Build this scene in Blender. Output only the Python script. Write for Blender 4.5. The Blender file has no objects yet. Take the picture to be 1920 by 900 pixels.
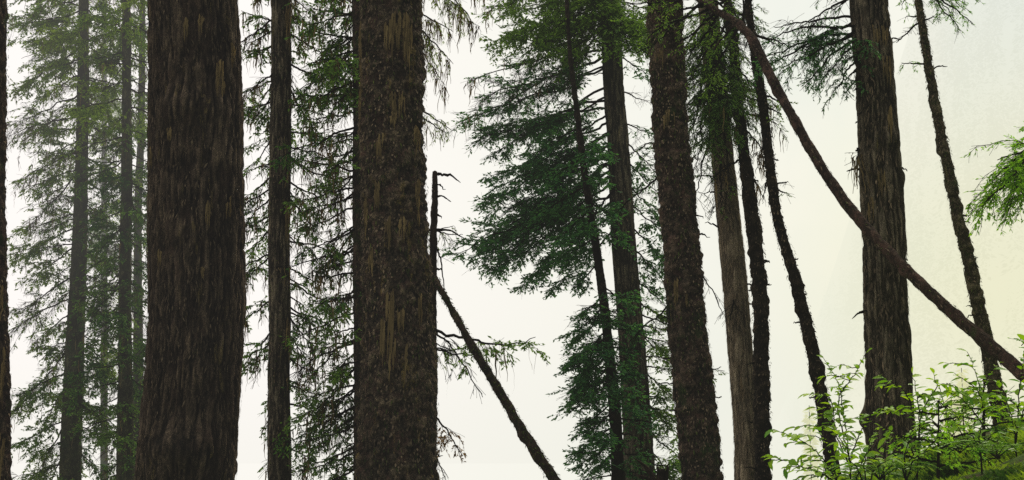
import bpy, math, random
import numpy as np
from mathutils import Vector, Euler

SEED = 11
rng = np.random.default_rng(SEED)
random.seed(SEED)
C = bpy.context.scene.collection
sc = bpy.context.scene

# ------------------------------------------------------------------ camera model
CAM = np.array([0.0, 0.0, 1.6]); PITCH = math.radians(8.0); F = 2638.0
FW = np.array([0, math.cos(PITCH), math.sin(PITCH)]); UP = np.array([0, -math.sin(PITCH), math.cos(PITCH)])
RT = np.array([1.0, 0, 0])
def at(px, py, Y):
    """world point seen at photo pixel (px, py) that stands Y metres ahead"""
    v = (py - 450.0) / F
    d = Y / (math.cos(PITCH) + v * math.sin(PITCH))
    return CAM + d * (FW + (px - 960.0) / F * RT - v * UP)

# ------------------------------------------------------------------ terrain
def sstep(a, b, x):
    t = np.clip((x - a) / (b - a), 0, 1); return t * t * (3 - 2 * t)
def _h(ix, iy, iz, s):
    n = (ix.astype(np.int64) * 374761393 + iy.astype(np.int64) * 668265263 + iz.astype(np.int64) * 2147483647 + s * 1274126177) & 0xffffffff
    n = ((n ^ (n >> 13)) * 1274126177) & 0xffffffff
    n = ((n ^ (n >> 16)) * 2246822519) & 0xffffffff
    return ((n ^ (n >> 15)) & 0xffffff) / float(0xffffff)
def vnoise(p, s=0):
    p = np.asarray(p, float); i = np.floor(p); f = p - i; f = f * f * (3 - 2 * f); i = i.astype(np.int64)
    r = 0
    for dx in (0, 1):
        wx = f[..., 0] if dx else 1 - f[..., 0]
        for dy in (0, 1):
            wy = f[..., 1] if dy else 1 - f[..., 1]
            for dz in (0, 1):
                wz = f[..., 2] if dz else 1 - f[..., 2]
                r = r + wx * wy * wz * _h(i[..., 0] + dx, i[..., 1] + dy, i[..., 2] + dz, s)
    return r
def fbm(p, o=4, s=0):
    a, t, r = 1.0, 0.0, 0.0
    for k in range(o):
        r = r + a * vnoise(p * (2.03 ** k), s + k * 17); t += a; a *= 0.5
    return r / t
def terrain(x, y, rough=True):
    x = np.asarray(x, float); y = np.asarray(y, float)
    pl = 1.30 + 0.34 * (x - 2.4) - 0.10 * (y - 9)
    pl = np.where(x > 9, pl + 0.15 * (x - 9), pl)
    near = -0.02 + 0.15 * x
    w = sstep(1.5, 7.0, y)
    z = near * (1 - w) + pl * w
    d = np.clip(y - 19, 0, None)
    drop = -0.55 * np.minimum(d, 55) - 0.12 * np.clip(d - 55, 0, 150)
    z = z + drop
    z = np.maximum(z, -70 + 0 * x)
    r = 0.0
    if rough:
        q = np.stack([x * 0.7, y * 0.7, 0 * x + 3.3], -1)
        r = (fbm(q, 3, 5) - 0.5) * 0.35
        q2 = np.stack([x * 4, y * 4, 0 * x + 1.3], -1)
        r = r + (fbm(q2, 3, 9) - 0.5) * 0.12
    return z + r

# ------------------------------------------------------------------ mesh helpers
def mesh_obj(name, v, faces_list, mat, parent=None, smooth=True, attrs=None):
    """faces_list: list of (M,k) int arrays"""
    me = bpy.data.meshes.new(name)
    v = np.ascontiguousarray(v, dtype=np.float32)
    me.vertices.add(len(v)); me.vertices.foreach_set('co', v.ravel())
    idx = np.concatenate([f.ravel() for f in faces_list]).astype(np.int32)
    tot = np.concatenate([np.full(len(f), f.shape[1]) for f in faces_list]).astype(np.int32)
    st = np.concatenate([[0], np.cumsum(tot)[:-1]]).astype(np.int32)
    me.loops.add(len(idx)); me.loops.foreach_set('vertex_index', idx)
    me.polygons.add(len(tot)); me.polygons.foreach_set('loop_start', st); me.polygons.foreach_set('loop_total', tot)
    me.update(calc_edges=True)
    me.polygons.foreach_set('use_smooth', np.full(len(tot), smooth, dtype=bool))
    if attrs:
        for k, a in attrs.items():
            at_ = me.attributes.new(k, 'FLOAT', 'POINT'); at_.data.foreach_set('value', np.ascontiguousarray(a, dtype=np.float32))
    me.materials.append(mat)
    o = bpy.data.objects.new(name, me); C.objects.link(o)
    if parent is not None: o.parent = parent
    if name in ('lichen', 'moss', 'bark_flakes') and parent is not None: o['kind'] = 'stuff'
    return o
def wpos(o):
    p = np.zeros(3)
    while o is not None:
        p += np.array(o.location); o = o.parent
    return p
def norm(a):
    return a / np.maximum(np.linalg.norm(a, axis=-1, keepdims=True), 1e-9)
def tubes(paths, radii, n=5):
    """paths (B,K,3), radii (B,K) -> verts, quads"""
    B, K, _ = paths.shape
    t = norm(np.gradient(paths, axis=1))
    ref = np.zeros_like(t); ref[..., 2] = 1
    m = np.abs(np.mean(t[..., 2], axis=1)) > 0.8
    ref[m] = np.array([0, 1, 0])
    a = norm(np.cross(t, ref)); b = np.cross(t, a)
    th = np.arange(n) / n * 2 * np.pi
    v = paths[:, :, None] + radii[:, :, None, None] * (a[:, :, None] * np.cos(th)[None, None, :, None] + b[:, :, None] * np.sin(th)[None, None, :, None])
    base = np.arange(B)[:, None, None] * K * n
    k = np.arange(K - 1)[None, :, None] * n
    j = np.arange(n)[None, None, :]; j2 = (j + 1) % n
    q = np.stack([base + k + j, base + k + j2, base + k + n + j2, base + k + n + j], -1).reshape(-1, 4)
    return v.reshape(-1, 3), q
def diamonds(p, d, L, W, nrm):
    """lance shaped leaf faces: base p, direction d, length L, width W"""
    s = norm(np.cross(d, nrm))
    L = L[:, None]; W = W[:, None]
    mid = p + d * L * 0.45
    v = np.stack([p, mid + s * W * .5, p + d * L, mid - s * W * .5], 1)
    n = len(p)
    return v.reshape(-1, 3), np.arange(n * 4).reshape(n, 4)
def ribbons(paths, widths):
    B, K, _ = paths.shape
    a = rng.normal(size=(B, 1, 3)); a[..., 2] = 0; a = norm(a)
    v = np.stack([paths - a * widths[..., None] / 2, paths + a * widths[..., None] / 2], 2)
    base = np.arange(B)[:, None] * K * 2; k = np.arange(K - 1)[None] * 2
    q = np.stack([base + k, base + k + 1, base + k + 3, base + k + 2], -1).reshape(-1, 4)
    return v.reshape(-1, 3), q
def catmull(P, R, n):
    P = np.asarray(P, float); R = np.asarray(R, float)
    s = np.concatenate([[0], np.cumsum(np.linalg.norm(np.diff(P, axis=0), axis=1))])
    t = np.linspace(0, s[-1], n)
    Q = np.zeros((n, 3)); m = np.gradient(P, s, axis=0)
    i = np.clip(np.searchsorted(s, t, side='right') - 1, 0, len(s) - 2)
    h = (s[i + 1] - s[i])[:, None]; u = ((t - s[i])[:, None]) / h
    Q = (2*u**3 - 3*u**2 + 1) * P[i] + (u**3 - 2*u**2 + u) * h * m[i] + (-2*u**3 + 3*u**2) * P[i+1] + (u**3 - u**2) * h * m[i+1]
    return Q, np.interp(t, s, R), s[-1]

def empty(name, loc, label, cat, group=None):
    o = bpy.data.objects.new(name, None); o.empty_display_size = 0.2; C.objects.link(o)
    o.location = Vector(loc); o['label'] = label; o['category'] = cat
    if group: o['group'] = group
    return o

# ------------------------------------------------------------------ node helpers
class NT:
    def __init__(s, tree): s.t = tree; s.n = tree.nodes; s.l = tree.links
    def node(s, typ, **kw):
        n = s.n.new(typ)
        for k, v in kw.items(): setattr(n, k, v)
        return n
    def link(s, a, b): s.l.new(a, b)
    def setin(s, sock, v):
        if hasattr(v, 'is_output') or isinstance(v, bpy.types.NodeSocket): s.l.new(v, sock)
        else: sock.default_value = v
    def math(s, op, a, b=0.0, c=None, clamp=False):
        n = s.node('ShaderNodeMath', operation=op); n.use_clamp = clamp
        s.setin(n.inputs[0], a); s.setin(n.inputs[1], b)
        if c is not None: s.setin(n.inputs[2], c)
        return n.outputs[0]
    def mix(s, f, a, b, blend='MIX'):
        n = s.node('ShaderNodeMix', data_type='RGBA', blend_type=blend); n.clamp_factor = True
        s.setin(n.inputs[0], f)
        s.setin(n.inputs[6], tuple(a) + (1,) if isinstance(a, tuple) and len(a) == 3 else a)
        s.setin(n.inputs[7], tuple(b) + (1,) if isinstance(b, tuple) and len(b) == 3 else b)
        return n.outputs[2]
    def rng(s, v, a, b, c=0.0, d=1.0, smooth=True):
        n = s.node('ShaderNodeMapRange'); n.interpolation_type = 'SMOOTHSTEP' if smooth else 'LINEAR'
        s.setin(n.inputs[0], v)
        for k, x in zip((1, 2, 3, 4), (a, b, c, d)): n.inputs[k].default_value = x
        return n.outputs[0]
    def noise(s, vec, scale, detail=3, rough=0.55, dist=0.0):
        n = s.node('ShaderNodeTexNoise'); s.setin(n.inputs['Vector'], vec)
        n.inputs['Scale'].default_value = scale; n.inputs['Detail'].default_value = detail
        n.inputs['Roughness'].default_value = rough; n.inputs['Distortion'].default_value = dist
        return n.outputs['Fac']
    def scale(s, vec, x, y, z):
        n = s.node('ShaderNodeMapping'); s.setin(n.inputs['Vector'], vec); n.inputs['Scale'].default_value = (x, y, z)
        return n.outputs[0]

# mist colour as a function of direction: one group shared by the world and by the haze painted onto the surfaces
def mist_group():
    g = bpy.data.node_groups.new('mist_colour', 'ShaderNodeTree')
    g.interface.new_socket('Direction', in_out='INPUT', socket_type='NodeSocketVector')
    g.interface.new_socket('Color', in_out='OUTPUT', socket_type='NodeSocketColor')
    T = NT(g); gi = T.node('NodeGroupInput'); go = T.node('NodeGroupOutput')
    nz = T.node('ShaderNodeVectorMath', operation='NORMALIZE'); T.link(gi.outputs[0], nz.inputs[0]); d = nz.outputs[0]
    sp = T.node('ShaderNodeSeparateXYZ'); T.link(d, sp.inputs[0]); x, y, z = sp.outputs
    base = T.mix(T.rng(x, -0.22, 0.10), (1.03, 0.99, 0.955), (0.94, 0.93, 0.85))      # pinkish white on the left, greenish white in the middle
    cloud = T.noise(T.scale(d, 1, 1, .8), 7.0, 4, 0.5, 0.6)
    base = T.mix(T.math('MULTIPLY', T.rng(cloud, 0.35, 0.7), T.rng(x, 0.0, 0.25)), base, (0.84, 0.875, 0.81))
    warm = T.math('MULTIPLY', T.rng(x, 0.10, 0.34), T.rng(z, 0.34, 0.08))
    base = T.mix(T.math('MULTIPLY', warm, 0.85), base, (0.905, 0.885, 0.62))
    low = T.rng(z, 0.10, -0.06)
    base = T.mix(T.math('MULTIPLY', low, 0.45), base, (0.88, 0.88, 0.77))
    T.link(base, go.inputs[0]); return g
MIST = mist_group()
HAZE_K = 90.0
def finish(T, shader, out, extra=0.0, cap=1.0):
    """paint haze into the surface as a mist coloured glow that grows with distance (fixed in the world)"""
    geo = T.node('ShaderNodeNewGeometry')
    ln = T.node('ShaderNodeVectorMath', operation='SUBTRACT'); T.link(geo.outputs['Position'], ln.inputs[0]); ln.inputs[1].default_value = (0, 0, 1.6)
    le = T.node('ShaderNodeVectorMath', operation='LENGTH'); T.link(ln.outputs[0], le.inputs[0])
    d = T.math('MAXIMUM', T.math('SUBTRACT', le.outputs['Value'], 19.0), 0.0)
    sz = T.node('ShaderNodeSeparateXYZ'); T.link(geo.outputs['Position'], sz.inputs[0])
    q = T.math('DIVIDE', T.math('MULTIPLY', d, T.rng(sz.outputs[2], 0.5, 8.0, 0.7, 1.3)), HAZE_K)  # painted haze grows with height, for the glow at the upper left
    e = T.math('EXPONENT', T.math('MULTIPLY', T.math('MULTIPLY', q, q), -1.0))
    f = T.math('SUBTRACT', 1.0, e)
    f = T.math('ADD', f, 0.010 + extra, clamp=True)  # small even glow on every surface lifts the blacks
    if cap < 1:                                                       # painted haze is capped over the slope at the right so it stays visible
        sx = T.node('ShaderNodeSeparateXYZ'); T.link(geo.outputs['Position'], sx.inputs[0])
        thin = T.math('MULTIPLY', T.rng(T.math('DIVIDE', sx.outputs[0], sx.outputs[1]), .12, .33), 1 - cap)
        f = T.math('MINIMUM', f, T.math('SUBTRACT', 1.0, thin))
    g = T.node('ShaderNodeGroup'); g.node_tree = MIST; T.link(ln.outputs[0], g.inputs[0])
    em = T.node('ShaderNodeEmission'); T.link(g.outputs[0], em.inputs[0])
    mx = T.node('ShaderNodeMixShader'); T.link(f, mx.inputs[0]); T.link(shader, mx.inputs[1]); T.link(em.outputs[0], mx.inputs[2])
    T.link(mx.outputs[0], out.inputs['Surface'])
def new_mat(name):
    m = bpy.data.materials.new(name); m.use_nodes = True; m.node_tree.nodes.clear()
    T = NT(m.node_tree); out = T.node('ShaderNodeOutputMaterial'); return m, T, out
def pos(T):
    return T.node('ShaderNodeNewGeometry').outputs['Position']

def bark(name, dark, light, lichen=(0.20, 0.16, 0.06), lich=0.0, moss=0.0, mossc=(0.035, 0.055, 0.018), vs=0.25, fine=38.0, bump=0.9, flake=False, red=None):
    m, T, out = new_mat(name); p = pos(T)
    hgt = T.node('ShaderNodeAttribute', attribute_name='h').outputs['Fac']
    n1 = T.noise(T.scale(p, 1, 1, vs), fine, 5, 0.65, 0.4)
    n2 = T.noise(T.scale(p, 1, 1, vs * 1.5), fine * 0.22, 4, 0.6, 0.8)
    n3 = T.noise(T.scale(p, 1, 1, min(1, vs * 2.5)), fine * 3.0, 4, 0.7, 0.3)
    f = T.math('ADD', T.math('MULTIPLY', T.rng(n1, 0.34, 0.68), 0.45), T.math('ADD', T.math('MULTIPLY', T.rng(hgt, 0.25, 0.95), 0.45), T.math('MULTIPLY', T.rng(n3, .4, .7), 0.35)))
    f = T.math('POWER', T.math('MULTIPLY', f, 1.0), 2.1)
    col = T.mix(f, dark, light)
    if red: col = T.mix(T.rng(n2, 0.45, 0.75), col, red)
    big = T.noise(T.scale(p, 1, 1, 0.6), 1.7, 3, 0.5, 0.3)
    col = T.mix(T.rng(big, 0.3, 0.75, 0.0, 0.55), col, T.mix(1.0, col, (0.45, 0.48, 0.5), 'MULTIPLY'))
    pat = T.noise(T.scale(p, 1, 1, 0.45), 6.5, 4, 0.6, 0.6)
    col = T.mix(T.rng(pat, .42, .68, 0, .75), col, T.mix(1.0, col, (0.35, 0.36, 0.38), 'MULTIPLY'))
    if moss > 0:
        mz = T.noise(T.scale(p, 1, 1, 0.8), 4.5, 5, 0.65, 0.3)
        col = T.mix(T.rng(mz, 0.72 - 0.35 * moss, 0.86 - 0.35 * moss), col, mossc)
    if lich > 0:
        lz = T.noise(T.scale(p, 1, 1, 0.14), 11.0, 4, 0.7, 0.5)
        col = T.mix(T.math('MULTIPLY', T.rng(lz, 0.74 - 0.22 * lich, 0.80 - 0.2 * lich), T.rng(n1, 0.32, 0.55)), col, lichen)
    b1 = T.node('ShaderNodeBump'); b1.inputs['Strength'].default_value = bump; b1.inputs['Distance'].default_value = 0.05
    hh = T.math('ADD', T.math('ADD', n1, T.math('MULTIPLY', n3, 0.5)), T.math('MULTIPLY', n2, 0.8))
    if flake:
        vo = T.node('ShaderNodeTexVoronoi'); vo.inputs['Scale'].default_value = 26; T.link(T.scale(p, 1, 1, 0.6), vo.inputs['Vector'])
        hh = T.math('ADD', hh, T.math('MULTIPLY', vo.outputs['Distance'], 0.9))
    T.link(hh, b1.inputs['Height'])
    bs = T.node('ShaderNodeBsdfPrincipled'); T.link(col, bs.inputs['Base Color']); bs.inputs['Roughness'].default_value = 0.95
    bs.inputs['Specular IOR Level'].default_value = 0.04
    T.link(b1.outputs[0], bs.inputs['Normal'])
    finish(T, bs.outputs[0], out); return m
def leafmat(name, dark, light, trans=0.45, transc=None, extra=0.0, rough=0.6, spec=0.06, cap=1.0):
    m, T, out = new_mat(name)
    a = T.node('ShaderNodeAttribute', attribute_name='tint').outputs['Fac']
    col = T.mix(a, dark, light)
    df = T.node('ShaderNodeBsdfPrincipled'); T.link(col, df.inputs['Base Color']); df.inputs['Roughness'].default_value = rough
    df.inputs['Specular IOR Level'].default_value = spec
    tr = T.node('ShaderNodeBsdfTranslucent')
    tc = T.mix(1.0, col, transc or (1.3, 1.25, 0.6), 'MULTIPLY'); T.link(tc, tr.inputs[0])
    mx = T.node('ShaderNodeMixShader'); mx.inputs[0].default_value = trans
    T.link(df.outputs[0], mx.inputs[1]); T.link(tr.outputs[0], mx.inputs[2])
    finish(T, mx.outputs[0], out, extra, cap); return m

M = {}
M['bark_red'] = bark('furrowed_red_bark', (0.013, 0.012, 0.010), (0.24, 0.175, 0.12), lich=0.62, lichen=(0.16, 0.12, 0.055), vs=0.2, fine=34, red=(0.075, 0.05, 0.037))
M['bark_flaky'] = bark('flaky_grey_bark', (0.012, 0.011, 0.009), (0.34, 0.26, 0.17), lich=0.75, lichen=(0.22, 0.16, 0.06), moss=0.35, mossc=(0.035, 0.04, 0.018), vs=0.7, fine=42, flake=True, red=(0.14, 0.08, 0.062))
M['bark_mossy'] = bark('mossy_dark_bark', (0.012, 0.011, 0.009), (0.28, 0.20, 0.14), lich=0.45, moss=0.5, vs=0.7, fine=46, flake=True, red=(0.12, 0.066, 0.052))
M['bark_grey'] = bark('furrowed_grey_bark', (0.014, 0.013, 0.010), (0.30, 0.245, 0.17), lich=0.5, moss=0.25, vs=0.14, fine=36)
M['bark_cedar'] = bark('stringy_brown_bark', (0.13, 0.10, 0.07), (0.58, 0.46, 0.32), lich=0.45, lichen=(0.24, 0.17, 0.09), moss=0.25, vs=0.10, fine=44)
M['bark_dark'] = bark('scaly_dark_bark', (0.010, 0.008, 0.007), (0.12, 0.09, 0.062), lich=0.25, moss=0.3, vs=0.8, fine=50, flake=True)
M['bark_lichen'] = bark('lichen_mottled_bark', (0.03, 0.027, 0.017), (0.38, 0.32, 0.19), lich=0.6, lichen=(0.20, 0.18, 0.08), moss=0.45, mossc=(0.06, 0.09, 0.03), vs=0.9, fine=40, flake=True)
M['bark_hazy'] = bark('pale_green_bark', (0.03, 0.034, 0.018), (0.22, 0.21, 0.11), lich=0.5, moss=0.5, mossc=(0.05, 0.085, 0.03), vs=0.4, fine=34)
M['dead_wood'] = bark('weathered_dead_wood', (0.02, 0.014, 0.010), (0.17, 0.115, 0.078), lich=0.2, vs=0.25, fine=50, red=(0.085, 0.05, 0.036))
M['pink_wood'] = bark('bare_pinkish_wood', (0.016, 0.011, 0.009), (0.19, 0.115, 0.085), lich=0.25, moss=0.3, vs=0.25, fine=46, red=(0.12, 0.065, 0.05))
M['twig'] = bark('twig_bark', (0.012, 0.010, 0.007), (0.05, 0.038, 0.025), vs=1, fine=60)
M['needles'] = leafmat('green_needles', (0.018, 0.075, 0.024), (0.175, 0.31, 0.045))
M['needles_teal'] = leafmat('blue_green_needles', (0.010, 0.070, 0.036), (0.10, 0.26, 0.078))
M['needles_lit'] = leafmat('lit_green_needles', (0.08, 0.26, 0.012), (0.32, 0.62, 0.03), trans=0.5)  # lit copy of the green needles, brightness put into the colour
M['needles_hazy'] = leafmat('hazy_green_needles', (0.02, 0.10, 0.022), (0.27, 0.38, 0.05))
M['needles_dry'] = leafmat('dry_brown_needles', (0.10, 0.055, 0.028), (0.24, 0.15, 0.08))
M['mist_green'] = leafmat('misty_needles', (0.50, 0.52, 0.08), (0.75, 0.76, 0.18), trans=.5, transc=(1.1, 1.1, .6), extra=0.5)  # extra mist glow painted into these needles
M['lichen'] = leafmat('hanging_lichen', (0.05, 0.037, 0.018), (0.24, 0.175, 0.08), trans=0.25, transc=(1.1, 1.0, 0.8), rough=0.9)
M['leaf'] = leafmat('broad_green_leaf', (0.08, 0.25, 0.004), (0.42, 0.62, 0.012), trans=0.5, transc=(1.2, 1.2, 0.35), rough=0.45, spec=.2)
M['leaf_dark'] = leafmat('deep_green_leaf', (0.06, 0.20, 0.006), (0.30, 0.52, 0.015), trans=0.45, rough=0.45, spec=.2)
M['far_wood'] = leafmat('far_wood_green', (0.03, 0.05, 0.03), (0.16, 0.20, 0.06), cap=.87)
M['far_slope'] = leafmat('far_slope_green', (0.10, 0.14, 0.06), (0.16, 0.20, 0.06), trans=.01, cap=.93)
M['moss'] = leafmat('ground_moss', (0.03, 0.09, 0.004), (0.34, 0.50, 0.022), trans=0.3, rough=0.8)

# ------------------------------------------------------------------ trunks
def trunk_mesh(name, P, R, mat, parent, res=0.014, style='furrow', amp=0.05, knots=0, seed=0, smooth=True, cap_top=True):
    """P world points bottom->top, R radii; a displaced bark surface"""
    P = np.asarray(P, float); R = np.asarray(R, float)
    L = np.sum(np.linalg.norm(np.diff(P, axis=0), axis=1))
    n = max(16, min(560, int(L / res))); seg = int(np.clip(2 * np.pi * R.max() / res, 14, 230))
    Q, r, L = catmull(P, R, n)
    # slight wobble so no trunk is ruler straight
    s = np.linspace(0, L, n)
    w = np.stack([fbm(np.stack([s * .8, 0*s + seed, 0*s], -1), 3, seed) - .5, fbm(np.stack([s * .8, 0*s + seed, 0*s + 9], -1), 3, seed + 5) - .5, 0 * s], -1)
    Q = Q + w * (0.10 * r[:, None] + 0.012)
    t = norm(np.gradient(Q, axis=0)); a = norm(np.cross(t, np.array([0, 1.0, 0]))); b = np.cross(t, a)
    th = np.arange(seg) / seg * 2 * np.pi
    ct, st = np.cos(th), np.sin(th)
    rr = r[:, None]; S = s[:, None] + 0 * th[None]
    X = rr * ct[None]; Yy = rr * st[None]
    def N(k, kz, sd, o=3): return fbm(np.stack([X * k, Yy * k, S * kz], -1), o, sd)
    big = N(2.2, 0.9, seed + 1, 2) - 0.5
    if style == 'furrow':
        wv = (N(9, 2.5, seed + 3, 2) - .5) * 0.05
        f = fbm(np.stack([(X + wv) * 26, (Yy + wv) * 26, S * 2.6], -1), 3, seed + 7)
        rid = np.clip(1 - np.abs(f - 0.5) * 5.0, 0, 1) ** 1.3          # cracks
        h = 1 - rid; h = h * 0.75 + 0.25 * N(40, 14, seed + 11, 2)
    else:
        f = fbm(np.stack([X * 22, Yy * 22, S * 13], -1), 3, seed + 7)
        f2 = fbm(np.stack([X * 60, Yy * 60, S * 38], -1), 2, seed + 13)
        h = np.clip((f - 0.28) * 2.0, 0, 1) * 0.7 + f2 * 0.3
        if style == 'scaly':
            sc_ = fbm(np.stack([X * 12, Yy * 12, S * 16], -1), 2, seed + 19); h = h * .6 + np.clip((sc_ - .35) * 2.2, 0, 1) * .6
    a_abs = np.minimum(amp, 0.45 * r)[:, None]
    rad = rr * (1 + big * 0.10) + (h - 0.5) * a_abs
    for k in range(knots):
        ks = random.uniform(0.05, 0.95) * L; kt = random.uniform(0, 6.28); kr = random.uniform(.5, 1.2)
        dd = ((S - ks) / (0.05 * kr + .3 * r.mean())) ** 2 + ((np.angle(np.exp(1j * (th[None] - kt)))) / 0.6) ** 2
        rad = rad + np.exp(-dd) * r.mean() * 0.35 * kr
    v = Q[:, None] + rad[..., None] * (a[:, None] * ct[None, :, None] + b[:, None] * st[None, :, None])
    v = v.reshape(-1, 3); hh = h.reshape(-1)
    k = np.arange(n - 1)[:, None] * seg; j = np.arange(seg)[None]; j2 = (j + 1) % seg
    q = np.stack([k + j, k + j2, k + seg + j2, k + seg + j], -1).reshape(-1, 4)
    tris = []
    if cap_top:
        v = np.vstack([v, Q[-1] + t[-1] * r[-1] * 0.6]); hh = np.append(hh, .5); c = len(v) - 1
        jj = np.arange(seg); tris = [np.stack([(n - 1) * seg + jj, (n - 1) * seg + (jj + 1) % seg, np.full(seg, c)], -1)]
    o = mesh_obj(name, v - wpos(parent), [q] + tris, mat, parent, smooth, {'h': np.clip(hh, 0, 1)})
    return o, Q, r

class Tree: pass
def trunk_tree(kind, label, Y, pts, mat, style='flake', amp=0.03, group='conifer trunks standing in the mist', top_extra=3.5, res=None, knots=0, cat='tree', seed=0, part='trunk', flare=1.25):
    """pts: (left px, right px, py) rows from top to bottom as seen in the photograph; tree stands at distance Y"""
    P, R = [], []
    for l, r_, py in reversed(pts):
        P.append(at((l + r_) / 2, py, Y)); R.append((r_ - l) / 2 / F * Y)
    P = [np.array(p) for p in P]
    # down to the ground
    d = P[0] - P[1]; d = d / abs(d[2]) if abs(d[2]) > 1e-6 else np.array([0, 0, -1.0]); d[1] = 0
    b = P[0].copy(); g = terrain(b[0], b[1], False) - 0.25
    if b[2] > g:
        dist = b[2] - g
        b2 = b + np.array([d[0] * dist * .6, 0, -dist]); m_ = b + np.array([d[0] * dist * .35, 0, -dist * .55])
        P = [b2, m_] + P; R = [R[0] * flare * 1.1, R[0] * 1.04] + R
    u = P[-1] - P[-2]; u = u / np.linalg.norm(u)
    if top_extra > 0:
        P.append(P[-1] + u * top_extra); R.append(R[-1] * 0.86)
    base = P[0].copy()
    e = empty(kind, base, label, cat, group)
    o, Q, r = trunk_mesh(part, P, R, mat, e, res or max(0.010, Y * 0.00085), style, amp, knots, seed)
    t = Tree(); t.e = e; t.Q = Q; t.r = r; t.Y = Y; t.trunk = o
    return t
def on_trunk(t, py):
    z = at(960, py, t.Y)[2]; i = int(np.argmin(np.abs(t.Q[:, 2] - z))); return t.Q[i].copy(), t.r[i]

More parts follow.
